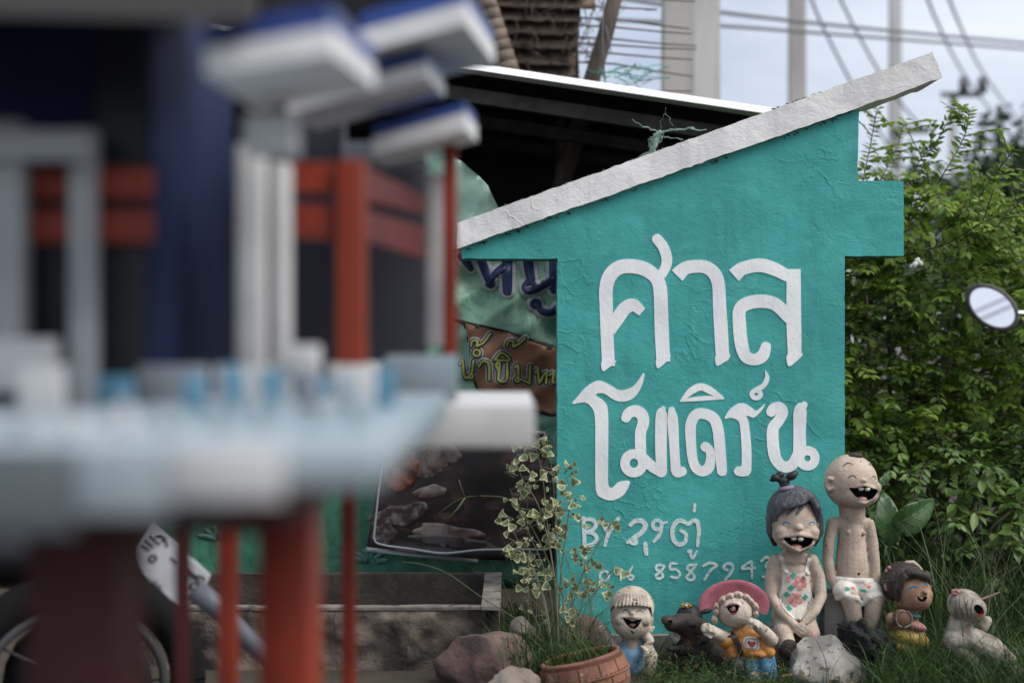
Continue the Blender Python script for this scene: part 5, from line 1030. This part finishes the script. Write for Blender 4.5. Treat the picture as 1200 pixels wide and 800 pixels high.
# broad-leaved sapling at the right edge
random.seed(23); sp = thing('broadleaf_sapling', 'dark sapling with broad oval leaves at the right edge, beneath the mirror', 'plant', (W(1150, 700, 6.0).x, 6.0, 0)); 
mb = MB(); b0 = W(1138, 760, 6.0); bt = W(1150, 560, 5.9); mb.tube([(b0.x, 6.0, 0), W(1136, 680, 6.0), W(1145, 620, 5.95), bt], [.012, .010, .008, .005], 7); mb.tube([W(1138, 650, 6.0), W(1165, 615, 5.9), W(1195, 590, 5.9)], [.008, .006, .004], 6); mb.tube([W(1140, 690, 6), W(1175, 650, 5.9), W(1210, 625, 5.9)], [.008, .006, .004], 6); mb.build('stem', M['bark'], sp)
LS = []
for cx, cy in ((1150, 562), (1132, 575), (1165, 570), (1180, 590), (1195, 572), (1142, 600), (1120, 590), (1185, 612), (1168, 625), (1205, 605), (1128, 640), (1150, 640), (1190, 640), (1118, 612), (1160, 548)):
    for k in range(7):
        a = k*.9+random.uniform(-.3, .3); LS.append((W(cx, cy, 5.92+random.uniform(-.05, .05)), (math.cos(a), -.5+random.gauss(0, .4), math.sin(a)*.7-.1), (random.gauss(0, .3), -.5, 1), random.uniform(.06, .10), random.uniform(.035, .05)))
V = leaf_mats(LS)
for i in range(len(LS)):
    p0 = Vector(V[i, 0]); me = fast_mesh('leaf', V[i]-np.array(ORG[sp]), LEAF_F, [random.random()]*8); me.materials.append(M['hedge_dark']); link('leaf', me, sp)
# white blossoms
q = W(1046, 312, 6.5); fw = thing('white_blossom', 'small white blossoms near the notch in the sign', 'flower', tuple(q))
mb = MB(); 
for k in range(5): mb.ell((q.x+random.uniform(-.02, .03), q.y-.35+random.uniform(-.02, .02), q.z+random.uniform(-.02, .02)), (.016, .006, .010), Euler((0, random.uniform(-1, 1), 0)), 8, 6)
mb.build('petals', M['petal'], fw)
# distant trees
def far_tree(label, px, Y, r, h, seed):
    random.seed(seed); c = W(px, 400, Y); t = thing('tree', label, 'tree', (c.x, Y, 0), None); L = []
    cl = [(Vector((c.x+random.gauss(0, r*.5), Y+random.gauss(0, r*.4), h*random.uniform(.4, .92))), r*random.uniform(.25, .5)) for _ in range(26)]
    for p, rr in cl:
        for _ in range(150):
            v = Vector((random.gauss(0, 1), random.gauss(0, 1), random.gauss(0, 1))).normalized()*rr*random.uniform(.6, 1); L.append((p+v, (random.gauss(0, 1), random.gauss(0, 1), random.gauss(0, .7)), (random.gauss(0, 1), 0, 1), .22, .13))
    foliage('crown', L, M['far_tree'], t); MB().tube([(c.x, Y, 0), (c.x+.1, Y, h*.4), (c.x, Y, h*.7)], [.22, .16, .08], 8).build('trunk', M['bark'], t)
far_tree('dark distant tree showing at the right edge over the hedge', 1195, 22, 1.9, 4.1, 3)
far_tree('dark distant tree mostly outside the right edge', 1260, 24, 2.4, 4.9, 4)
far_tree('low distant tree behind the middle of the hedge', 1110, 30, 2.2, 3.4, 6)

# ------------------------------------------------------------------ taro plant
random.seed(31); ta = thing('taro_plant', 'taro plant with big glossy heart-shaped leaves behind the bald boy', 'plant', (W(1040, 700, 5.75).x, 5.75, 0))
def taro_leaf(outline, mid, Yc, tilt):
    v2, fc = poly_fill([tuple(p[:2]) for p in catmull(outline, 4, True)], 5); mb = MB(); cx = sum(p[0] for p in outline)/len(outline)
    A0, A1 = Vector(mid[0]), Vector(mid[1]); ax = (A1-A0).normalized()
    def sf(px, py, off):
        w_ = Vector((px, py))-A0; s_ = abs(ax.x*w_.y-ax.y*w_.x); l_ = w_.dot(ax); y = Yc-.0012*s_+.00003*l_*l_+tilt*(py-A0.y)*.004+.01*mn.noise((px*.05, py*.05, 1)); q = W(px, py, Yc); return (q.x, y-off, q.z)
    solid(mb, v2, fc, sf, 0, .0012); o = mb.build('leaf', M['taro'], ta)
    bm = bmesh.new(); bm.from_mesh(o.data); bmesh.ops.recalc_face_normals(bm, faces=bm.faces); bm.to_mesh(o.data); bm.free()
    vb = MB(); of = .0015
    lay_ribbon(vb, ribbon([(A0.x, A0.y, 1.4), (*((A0+A1)/2), 1.1), (A1.x, A1.y, .4)]), sf, of, .002)
    pr = Vector((-ax.y, ax.x)); L_ = (A1-A0).length
    for k in range(1, 5):
        for sg in (-1, 1):
            a = A0+ax*L_*k/5.5; e = a+ax*L_*.16+pr*sg*L_*.26*(1-k/7); of += .0001; lay_ribbon(vb, ribbon([(a.x, a.y, .6), (e.x, e.y, .3)], False), sf, of, .0016)
    vb.build('vein', M['taro_vein'], o)
taro_leaf([(1044, 606), (1056, 592), (1080, 586), (1101, 587), (1092, 608), (1078, 622), (1066, 629), (1055, 624), (1047, 616)], [(1050, 614), (1100, 588)], 5.72, .3)
taro_leaf([(1038, 577), (1050, 592), (1054, 612), (1052, 632), (1042, 640), (1030, 630), (1022, 615), (1026, 596)], [(1038, 634), (1038, 579)], 5.85, .2)
taro_leaf([(1046, 552), (1044, 560), (1028, 578), (1016, 588), (1010, 580), (1024, 566)], [(1014, 586), (1045, 553)], 5.95, .2)
taro_leaf([(1000, 585), (1020, 600), (1030, 625), (1034, 650), (1018, 640), (1004, 615)], [(1028, 648), (1003, 588)], 6.0, .2)
for p1 in ((1050, 614, 5.73), (1038, 632, 5.86), (1016, 586, 5.96), (1028, 646, 6.0)):
    q = W(*p1); MB().tube([(ORG[ta].x, 5.8, 0), (ORG[ta].x*.5+q.x*.5, 5.85, q.z*.6), q+Vector((0, .004, 0))], [.012, .009, .005], 7).build('stalk', M['taro'], ta)

# ------------------------------------------------------------------ variegated plant
random.seed(41); vp = thing('variegated_plant', 'straggly plant with small cream-edged leaves at the left edge of the sign', 'plant', (W(655, 760, 5.05).x, 5.05, .0))
VY = 5.02
stems = [[(655, 790), (652, 700), (642, 620), (636, 560), (628, 525), (622, 515)], [(658, 790), (660, 700), (652, 620), (648, 560), (640, 510)], [(650, 790), (640, 710), (622, 660), (602, 635), (588, 650)], [(652, 790), (644, 690), (618, 620), (604, 590), (598, 572)],
         [(660, 790), (668, 720), (684, 670), (700, 640), (716, 612)], [(662, 790), (672, 730), (700, 690), (722, 662)], [(656, 790), (656, 690), (664, 620), (668, 580), (662, 550)], [(650, 790), (636, 700), (610, 640), (590, 600)], [(656, 790), (650, 680), (634, 600), (612, 560), (604, 535)], [(655, 790), (662, 730), (672, 690), (660, 640), (655, 600)], [(648, 790), (630, 730), (612, 690), (640, 665)]]
mb = MB(); LV = []
for st in stems:
    yy = VY+random.uniform(-.06, .08); P = catmull([(*p, yy) for p in st], 6); m_ = len(P); mb.tube([W(*p) for p in P], [.0032-.0022*i/m_ for i in range(m_)], 6)
    for i in range(int(m_*.38), m_):
        for _ in range(random.choice((0, 1, 1, 2))):
            a = random.uniform(-2.6, 2.6); p = W(P[i][0]+random.uniform(-3, 3), P[i][1]+random.uniform(-3, 3), yy); r = random.uniform(5, 17)*SK; q = p+Vector((math.sin(a)*r, random.uniform(-.03, .02), math.cos(a)*r*.6)); mb.tube([p, q], [.0014, .001], 4, False)
            for __ in range(random.choice((1, 2, 2, 3))): LV.append((q+Vector((random.uniform(-.008, .008), random.uniform(-.01, .01), random.uniform(-.008, .008))), Vector((random.gauss(0, .7), -.35+random.gauss(0, .5), random.gauss(-.1, .6))), Vector((random.gauss(0, .4), -1, random.gauss(.3, .4))), random.choice((.016, .020, .024, .028, .034))*random.uniform(.85, 1.15)))
mb.build('stems', M['var_stem'], vp)
# triangular leaf with a cream rim: two materials on shared mesh variants
def var_leaf_mesh(cup):
    o_ = [(0, 0), (.22, .28), (.46, .66), (.50, .86), (.34, .98), (0, .93), (-.34, .98), (-.50, .86), (-.46, .66), (-.22, .28)]
    V = [(x, y, cup*x*x*1.6-.1*y*y) for x, y in o_]; n = len(V); V += [(x*.74, .12+y*.76, cup*(x*.74)**2*1.6-.1*y*y) for x, y in o_]; V += [(0, .55, -.04)]
    Fc = [(i, (i+1) % n, n+(i+1) % n, n+i) for i in range(n)]+[(n+i, n+(i+1) % n, 2*n) for i in range(n)]
    me = bpy.data.meshes.new('leaf'); me.from_pydata(V, [], Fc); me.materials.append(M['var_edge']); me.materials.append(M['var_leaf']); me.polygons.foreach_set('material_index', [0]*n+[1]*n); me.polygons.foreach_set('use_smooth', [True]*2*n)
    a = me.attributes.new('tint', 'FLOAT', 'POINT'); a.data.foreach_set('value', [random.random()]*len(V)); return me
vm = [var_leaf_mesh(c) for c in (.5, 1.1, -.6, .2, 1.6, -1.0)]
random.shuffle(LV)
for p, d_, u, s_ in LV[:298]:
    d_ = Vector(d_).normalized(); x = d_.cross(u).normalized(); z = x.cross(d_); o = link('leaf', random.choice(vm), vp); o.matrix_local = Matrix.Translation(p-ORG[vp]) @ Matrix((x, d_, z)).transposed().to_4x4() @ Matrix.Scale(s_, 4)

# ------------------------------------------------------------------ grass and weeds
random.seed(51); B = []
def gz(x, y): return .0
for _ in range(5200):
    y = random.uniform(4.55, 6.2); px = random.choice((random.uniform(590, 700), random.uniform(745, 1260), random.uniform(900, 1260), random.uniform(1030, 1260)))
    x = (px-600)*y/F; dn = mn.noise((x*2.2, y*2.2, 4))
    if dn < -.25 and random.random() < .7: continue
    big = px > 1035; hgt = random.uniform(.07, .17)*(1.5 if big else .85)*(1+.5*dn)
    if 700 < px < 1010 and y < 5.3: hgt = min(hgt, .085)
    B.append(((x, y, 0), (random.gauss(0, .45), random.gauss(0, .3)), hgt, random.uniform(.003, .006), random.uniform(.1, .55)))
for _ in range(420):
    y = random.uniform(4.8, 5.35); px = random.uniform(592, 690); x = (px-600)*y/F; B.append(((x, y, .03), (random.gauss(0, .5), random.gauss(0, .3)), random.uniform(.1, .34), random.uniform(.003, .0065), random.uniform(.15, .7)))
for _ in range(120):
    v = Vector((random.uniform(-.1, .1), random.uniform(-.1, .1), .178)); q = prt.to_matrix() @ v+Vector(pc); B.append((q, (random.gauss(-.4, .5), random.gauss(-.1, .3)), random.uniform(.06, .2), random.uniform(.003, .006), random.uniform(.2, .8)))
for _ in range(1500):
    y = random.uniform(5.4, 6.6); px = random.uniform(1030, 1260); x = (px-600)*y/F; B.append(((x, y, 0), (random.gauss(0, .35), random.gauss(0, .3)), random.uniform(.2, .62), random.uniform(.004, .007), random.uniform(.1, .6)))
for _ in range(500):
    y = random.uniform(4.75, 5.15); px = random.uniform(1020, 1240); x = (px-600)*y/F; B.append(((x, y, 0), (random.gauss(0, .45), random.gauss(0, .3)), random.uniform(.12, .30), random.uniform(.003, .006), random.uniform(.1, .6)))
for _ in range(520):
    y = random.uniform(4.55, 4.95); px = random.uniform(1035, 1240); x = (px-600)*y/F; B.append(((x, y, 0), (random.gauss(0, .5), random.gauss(0, .3)), random.uniform(.10, .27), random.uniform(.003, .006), random.uniform(.1, .6)))
tag(blades('grass', B, M['grass']), 'dark green grass round the rocks and figurines', 'grass', None, 'stuff')
random.seed(53); B = []
for _ in range(170):
    y = random.uniform(5.0, 6.1); px = random.choice((random.uniform(1040, 1220), random.uniform(1080, 1220), random.uniform(640, 720))); x = (px-600)*y/F; B.append(((x, y, 0), (random.gauss(0, .45), random.gauss(0, .2)), random.uniform(.35, .85) if px > 900 else random.uniform(.3, .6), random.uniform(.002, .0035), random.uniform(0, .6)))
for _ in range(60): y = random.uniform(4.95, 5.2); px = random.gauss(650, 20); B.append((((px-600)*y/F, y, 0), (random.gauss(0, .22), random.gauss(0, .1)), random.uniform(.35, .72), random.uniform(.0018, .003), random.uniform(0, .5)))
for px, py in ((972, 790), (940, 790), (858, 795), (890, 795), (1010, 795)):
    for k in range(3): y = 4.85; B.append((W(px, py+10, y), (random.choice((-1, 1))*random.uniform(.1, .5), -.05), random.uniform(.15, .32), .003, .45))
tag(blades('seed_grass', B, M['dry_grass'], seg=7), 'long pale wiry grass stems arching in front of the hedge and sign', 'grass', None, 'stuff')
random.seed(57); L = []
for _ in range(520):
    y = random.uniform(4.6, 5.3); px = random.uniform(752, 935); x = (px-600)*y/F; h = random.uniform(.04, .13)
    if px > 880: h *= .7
    d = Vector((random.gauss(0, .4), random.gauss(0, .3), 1)).normalized(); k = int(h/.007)
    for i in range(k):
        a = random.uniform(0, 6.28); L.append((Vector((x, y, 0))+d*h*i/k, (math.cos(a), math.sin(a), random.uniform(.1, .8)), (0, 0, 1), random.uniform(.010, .022), random.uniform(.003, .006)))
tag(foliage('ground_weeds', L, M['weed']), 'low feathery weeds in front of the buffalo and pink-hatted child', 'weeds', None, 'stuff')
random.seed(58); L = []
for _ in range(260):
    y = random.uniform(4.6, 5.45); px = random.uniform(560, 1230); x = (px-600)*y/F; L.append(((x, y, random.uniform(.02, .05)), (random.gauss(0, 1), random.gauss(0, 1), random.gauss(0, .3)), (random.gauss(0, .4), random.gauss(0, .4), 1), random.uniform(.02, .05), random.uniform(.01, .022)))
tag(foliage('leaf_litter', L, M['dead_leaf']), 'dry brown fallen leaves scattered over the soil', 'leaves', None, 'stuff')
# two arching grass stalks with seed heads in front of the poster
random.seed(59)
for lb, pts in (('arching grass stalk with forked seed head before the food poster', [(660, 700), (630, 630), (600, 588), (570, 581), (540, 584), (515, 600)]), ('bent grass stalk leaning low over the concrete trough', [(640, 755), (600, 722), (565, 700), (525, 672), (495, 661), (470, 658)])):
    P = catmull([(*p, 4.98) for p in pts], 5); t = MB().tube([W(*p) for p in P], [.0022-.0012*i/len(P) for i in range(len(P))], 5); 
    if 'forked' in lb: t.tube([W(545, 583, 4.98), W(540, 570, 4.97), W(538, 562, 4.96)], .002, 5); t.tube([W(545, 583, 4.98), W(536, 596, 4.97), W(526, 607, 4.96)], .0028, 5)
    tag(t.build('grass_stalk', M['dry_grass'], None), lb, 'grass stalk')

# ------------------------------------------------------------------ motorcycles
for lb, dz in (('upper cable behind the camera, seen only in the round mirror', .04), ('lower cable behind the camera, seen only in the round mirror', -.09)): tag(MB().tube([(-5.81, -1.23, 1.01+dz), (5.19, -4.53, 8.81+dz), (16.19, -7.83, 16.6+dz)], .012, 6).build('power_cable', M['wire'], None), lb, 'cable', 'overhead power cables')
mm = thing('motorcycle_front', 'round motorcycle mirror on a chrome stem reaching in from the right', 'motorcycle', (1.62, 4.05, 0)); MY = 4.0
c = W(1163, 360, MY); ax = Euler((R(90), 0, 0)); mrot = Matrix.Rotation(R(-20), 3, 'X') @ Matrix.Rotation(R(44), 3, 'Y')
def mdisc(prof, m, name, sx=1.36, par=None):
    mb = MB(); n = 40
    for r, d_ in prof:
        for k in range(n): a = k*2*math.pi/n; mb.v.append(tuple(mrot @ Vector((r*sx*math.cos(a)*-1, d_, r*math.sin(a)))+c))
    mb.f = [(i*n+k, (i+1)*n+k, (i+1)*n+(k+1) % n, i*n+(k+1) % n) for i in range(len(prof)-1) for k in range(n)]+([tuple(range(n))] if m is M['mirror'] else [])
    mb.f = [q for q in mb.f if q]; mb.mi = [0]*len(mb.f); o = mb.build(name, m, par or mm, auto=35)
    bm = bmesh.new(); bm.from_mesh(o.data); bmesh.ops.recalc_face_normals(bm, faces=bm.faces); bm.to_mesh(o.data); bm.free(); return o
mdisc([(.0505, -.0005), (.0501, .002)], M['mirror'], 'mirror_glass')
hs = mdisc([(.0509, .001), (.0509, -.003), (.0545, -.005), (.0600, -.003), (.0615, .004), (.050, .016), (.028, .024), (.001, .026)], M['moto_dark'], 'mirror_housing')
# leave the front of the housing open: its first cap lies behind the glass
mb = MB(); q = W(1190, 367, MY); mb.tube([c+Vector((.05, .018, -.012)), q+Vector((0, .015, 0)), W(1225, 368, MY+.03), W(1250, 400, MY+.05), W(1252, 460, MY+.05)], [.008, .0085, .0085, .008, .008], 10); mb.build('mirror_stem', M['chrome'], mm)
mb = MB(); mb.tube([W(1206, 470, MY), W(1252, 462, MY+.05), W(1330, 455, MY+.12), W(1420, 465, MY+.1)], .012, 10); mb.build('handlebar', M['moto_dark'], mm)
mb = MB(); mb.tube([W(1200, 471, MY), W(1250, 462, MY+.05)], .017, 12); mb.build('grip', M['tyre'], mm)
mb = MB(); mb.tube([W(1197, 452, MY-.08), W(1215, 450, MY-.08), W(1262, 458, MY)], .006, 8); mb.build('brake_lever', M['moto_dark'], mm)
q = W(1370, 460, MY+.15); mb = MB(); mb.tube([q, (q.x+.02, q.y-.25, .3)], .025, 10); mb.build('fork', M['chrome'], mm)
mb = MB(); mb.tube([(q.x+.02+0*a, q.y-.25+.26*math.cos(a), .3+.26*math.sin(a)) for a in np.linspace(0, 2*math.pi, 33)], .04, 10, False); mb.build('tyre', M['tyre'], mm)

mo = thing('parked_motorcycle', 'dark parked motorcycle with bent white number plate behind the red posts', 'motorcycle', (-1.0, 3.8, 0)); PY = 3.62
z7 = lambda x, y: (130+x/3.81, 590+y/3.81)
def plsurf(px, py, off):
    u = (px-176)*.62+(py-615)*.62; v = -(px-176)*.6+(py-615)*.5; return tuple(W(px, py, PY)+Vector((0, -off+.0008*abs(u-45)*.5-.0022*v*.4, 0)))
pl = sheet('number_plate', [z7(*p) for p in ((178, 92), (300, 190), (436, 322), (430, 345), (362, 448), (300, 452), (150, 300), (118, 225), (122, 195))], plsurf, 0, M['plate'], mo, 5)
mb = MB()
for st in ([(146, 186, 7), (176, 204, 7)], [(158, 166, 7), (192, 192, 7)], [(176, 150, 7), (214, 182, 7)], [(200, 150, 8), (222, 150, 8), (240, 165, 8), (248, 190, 8)], [(225, 168, 7), (238, 160, 7)], [(345, 292, 8), (368, 318, 8), (392, 352, 8)], [(372, 322, 8), (402, 330, 8), (412, 345, 7)], [(352, 312, 7), (378, 342, 7)], [(378, 384, 8), (396, 368, 8)], [(268, 240, 6), (290, 262, 6)]):
    mb = MB(); lay_ribbon(mb, ribbon([(*z7(a, b), c_/3.81) for a, b, c_ in st], True, 4), plsurf, .003, .002); mb.build('character', M['dark_print'], pl)
for cx, cy in ((193, 241), (372, 368)): mb = MB(); lay_ribbon(mb, ribbon([(*z7(cx+14*math.cos(a), cy+13*math.sin(a)), 7/3.81) for a in np.linspace(0, 5.7, 10)], True, 4, True), plsurf, .0034, .002); mb.build('character', M['dark_print'], pl)
mb = MB(); mb.tube([W(228, 690, PY+.02), W(255, 712, PY+.03), W(310, 768, PY+.05), W(330, 800, PY+.08)], [.030, .028, .022, .016], 10); mb.build('rear_mudguard', M['moto_grey'], mo)
wx, wz = -1.17, .27
mb = MB(); mb.tube([(wx+.27*math.cos(a), 3.85+.10*math.cos(a), wz+.27*math.sin(a)) for a in np.linspace(0, 2*math.pi, 41)], .05, 12, False); ty = mb.build('tyre', M['tyre'], mo)
mb = MB(); mb.tube([(wx+.215*math.cos(a), 3.80+.10*math.cos(a), wz+.215*math.sin(a)) for a in np.linspace(0, 2*math.pi, 41)], .012, 8, False); mb.build('rim', M['rim_dark'], mo)
mb = MB()
for k in range(10): a = k*.628; mb.tube([(wx, 3.85, wz), (wx+.21*math.cos(a), 3.82+.1*math.cos(a), wz+.21*math.sin(a))], .004, 5)
mb.build('spokes', M['rim_dark'], mo)['kind'] = 'stuff'
mb = MB(); mb.ell((wx, 3.83, wz), (.205, .03, .205)); mb.build('added_wheel_disc', M['moto_dark'], mo)  # dark disc added to block the light showing through the wheel
mb = MB(); mb.ell((wx-.15, 3.92, .62), (.34, .14, .10)); mb.build('tail_fairing', M['moto_dark'], mo); mb = MB(); mb.ell((wx-.35, 3.98, .74), (.36, .13, .06)); mb.build('seat', M['tyre'], mo)
mb = MB(); mb.ell((wx-.5, 3.9, .38), (.25, .14, .17)); mb.build('engine', M['moto_dark'], mo); mb = MB(); mb.tube([(wx-.6, 3.78, .22), (wx-.1, 3.76, .25), (wx+.12, 3.76, .33)], [.03, .04, .045], 10); mb.build('exhaust', M['moto_dark'], mo)
for dx in (-.05, .02): MB().tube([(wx+dx, 3.9, .30), (wx+dx-.1, 3.92, .6)], .02, 8).build('shock_absorber', M['moto_dark'], mo)
mb = MB(); mb.tube([(wx-1.25+.27*math.cos(a), 4.1+.08*math.cos(a), wz+.27*math.sin(a)) for a in np.linspace(0, 2*math.pi, 33)], .05, 10, False); mb.build('tyre', M['tyre'], mo)

# ------------------------------------------------------------------ spirit houses, near and out of focus
def roof_slab(fl, fr, br, bl, t1, t2, par, thick_dir=Vector((0, 0, 1))):
    """pitched slab given by its four underside corners (photo x, photo y, depth): white fascia under a blue deck"""
    U = [W(*p) for p in (fl, fr, br, bl)]; up = Vector((0, 0, 1))
    o = MB().hexa(U+[p+up*t1 for p in U]).build('roof_slab', M['sh_roof_white'], par, smooth=False)
    c_ = sum(U, Vector())/4; T = [p+(c_-p)*.02+up*(t1+.001) for p in U]; MB().hexa(T+[p+up*t2 for p in T]).build('roof_deck', M['sh_blue'], par, smooth=False)
sa = thing('spirit_house', 'nearest spirit house, navy and white on a pale platform, out of focus', 'spirit house', (-.5, 1.5, 0))
MB().box(-.95, -.092, 1.0, 2.0, 1.096, 1.128, .006).build('platform', M['sh_pale'], sa, auto=40)
MB().box(-.85, -.20, 1.25, 1.90, 1.03, 1.094, .004).build('platform_base', M['sh_maroon'], sa, auto=40)
MB().box(-.96, -.305, .992, .999, 1.066, 1.126, .002).build('rim_shading', M['sh_rim'], sa, auto=40)  # platform front shading put into colour: shaded left end
MB().box(-.304, -.240, .991, .999, 1.078, 1.1265, .002).build('rim_shading', M['sh_pale'], sa, auto=40)  # middle step of the painted shading
MB().box(-.239, -.160, .990, .999, 1.088, 1.127, .002).build('rim_shading', M['sh_white'], sa, auto=40)  # bright right part of the front, a highlight painted as white
rb_ = random.Random(4)
for i in range(8):
    x_ = -.38+i*.036; Yb = 1.10+.012*i+rb_.uniform(-.01, .02); h_ = rb_.uniform(.012, .024); MB().lathe([(0, 0), (.010, 0), (.006, h_*.25), (.010, h_*.55), (.005, h_*.8), (.007, h_), (0, h_)], (x_, Yb, 1.1285), 10).build('baluster', M[rb_.choice(('sh_white', 'sh_white', 'sh_pale', 'sh_grey'))], sa)
for i in range(6): pbox(440-i*45, 462-i*45, rb_.uniform(428, 446), 480, 1.55-i*.03, 1.57-i*.03, .002).build('offering_cup', M[rb_.choice(('sh_white', 'sh_pale', 'sh_tile', 'sh_grey'))], sa, auto=40)
MB().box(-.90, -.215, 1.05, 1.09, 1.066, 1.095, .002).build('support_beam', M['sh_rim'], sa, auto=40)
pbox(112, 170, 30, 446, 1.682, 1.688, .001).build('front_panel', M['sh_black'], sa, smooth=False); pbox(33, 77, 190, 446, 1.676, 1.688, .001).build('dark_opening', M['sh_black'], sa, smooth=False)
MB().box(-.645, -.427, 1.69, 2.18, 1.129, 1.66, .004).build('tower_wall', M['sh_navy'], sa, auto=40)
MB().box(-1.05, -.648, 1.80, 2.0, 1.129, 1.65).build('back_wall', M['sh_slate'], sa, smooth=False)
for y0, y1 in ((196, 232), (246, 284)): pbox(33, 176, y0, y1, 1.655, 1.672, .002).build('red_rail', M['sh_red'], sa, smooth=False)
pbox(-60, 24, 140, 445, 1.61, 1.65, .004).build('column', M['sh_dim'], sa, auto=40)
pbox(80, 107, 150, 445, 1.615, 1.65, .003).build('column', M['sh_dim'], sa, auto=40)
pbox(-80, 99, 152, 186, 1.58, 1.608, .003).build('lintel', M['sh_dim'], sa, auto=40)
pbox(-60, 62, 396, 460, 1.60, 1.65, .004).build('plinth', M['sh_white'], sa, auto=40)
pbox(276, 306, 168, 470, 1.80, 1.85, .003).build('column', M['sh_white'], sa, auto=40)
pbox(318, 338, 190, 470, 1.86, 1.90, .003).build('column', M['sh_white'], sa, auto=40)
pbox(284, 344, 132, 178, 1.60, 1.66, .004).build('bracket', M['sh_white'], sa, auto=40)
pbox(306, 318, 150, 470, 1.93, 1.95, .001).build('dark_panel', M['sh_maroon'], sa, smooth=False)
# low parapet: white posts with blue tiles between
for i, (x0, x1, m_) in enumerate(((20, 70, 'sh_white'), (74, 106, 'sh_grey'), (110, 152, 'sh_tile'), (160, 240, 'sh_grey'), (250, 335, 'sh_white'), (345, 384, 'sh_tile'), (390, 440, 'sh_white'))):
    Yp = 1.50+i*.06; pbox(x0, x1, 428 if m_ != 'sh_tile' else 440, 482, Yp, Yp+.025, .002).build('parapet_block', M[m_], sa, auto=40)
pbox(336, 372, 404, 440, 1.72, 1.76, .004).build('finial', M['sh_white'], sa, auto=40)
pbox(394, 427, 186, 478, 1.90, 1.94, .002).build('red_post', M['sh_red'], sa, auto=40)
for y0, y1 in ((190, 226), (240, 280)): pbox(338, 389, y0, y1, 1.915, 1.935, .002).build('red_rail', M['sh_red'], sa, smooth=False)
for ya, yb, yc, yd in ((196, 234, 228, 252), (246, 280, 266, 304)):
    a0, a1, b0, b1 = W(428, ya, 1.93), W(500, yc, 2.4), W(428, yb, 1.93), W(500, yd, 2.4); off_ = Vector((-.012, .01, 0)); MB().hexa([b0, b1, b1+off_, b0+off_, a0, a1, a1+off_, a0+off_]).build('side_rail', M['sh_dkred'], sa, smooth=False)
MB().hexa([W(-300, 10, 1.35), W(300, 26, 1.35), W(300, 24, 1.85), W(-300, 10, 1.85), W(-300, -60, 1.35), W(300, -50, 1.35), W(300, -20, 1.85), W(-300, -30, 1.85)]).build('roof_slab', M['sh_soffit'], sa, smooth=False)
roof_slab((240, 88, 1.40), (388, 62, 1.40), (440, 104, 1.72), (300, 130, 1.72), .026, .022, sa)
for x0, x1, Y0, Y1, m_ in ((30, 136, 1.25, 1.36, 'sh_maroon'), (303, 362, 1.68, 1.82, 'sh_red')): pbox(x0, x1, 640 if m_ == 'sh_maroon' else 600, 1000, Y0, Y1, .003)
def leg(px0, px1, Y0, Y1, z1, m_, par): MB().box((px0-600)*Y0/F, (px1-600)*Y0/F, Y0, Y1, 0, z1, .003).build('leg', M[m_], par, auto=40)
leg(30, 136, 1.25, 1.36, 1.029, 'sh_maroon', sa); leg(303, 362, 1.68, 1.80, 1.029, 'sh_red', sa); leg(-500, -420, 1.2, 1.3, 1.029, 'sh_maroon', sa)
sb_ = thing('spirit_house', 'farther spirit house with thin red posts and stacked blue-topped roofs', 'spirit house', (-.3, 2.5, 0))
a = W(625, 468, 2.45); MB().box(-.78, a.x, 2.3, 2.9, 1.028, 1.098, .004).build('platform', M['sh_white'], sb_, auto=40)
pbox(335, 500, 180, 462, 2.52, 2.56, .002).build('wall', M['sh_slate'], sb_, auto=40)
pbox(519, 535, 150, 470, 2.36, 2.385, .002).build('red_post', M['sh_red'], sb_, auto=40)
pbox(499, 527, 204, 404, 2.42, 2.445, .002).build('column', M['sh_white'], sb_, auto=40)
pbox(452, 535, 416, 470, 2.25, 2.28, .002).build('parapet', M['sh_pale'], sb_, auto=40); pbox(384, 448, 424, 470, 2.27, 2.30, .002).build('parapet', M['sh_white'], sb_, auto=40)
pbox(345, 402, 138, 190, 2.44, 2.50, .002).build('gable_wall', M['sh_slate'], sb_, smooth=False); pbox(400, 500, 166, 190, 2.43, 2.5, .002).build('roof_beam', M['sh_grey'], sb_, smooth=False)
roof_slab((420, 62, 1.95), (546, 28, 1.95), (580, 76, 2.40), (440, 108, 2.40), .030, .024, sb_)
roof_slab((336, 134, 2.02), (500, 90, 2.02), (521, 114, 2.26), (372, 152, 2.26), .022, .016, sb_)
roof_slab((436, 182, 2.18), (545, 152, 2.18), (559, 166, 2.42), (452, 194, 2.42), .027, .016, sb_)
for px0, px1, Y0, m_ in ((255, 276, 2.31, 'sh_red'), (204, 220, 2.33, 'sh_maroon'), (400, 416, 2.6, 'sh_red'), (320, 332, 2.8, 'sh_maroon')): leg(px0, px1, Y0, Y0+.03, 1.026, m_, sb_)
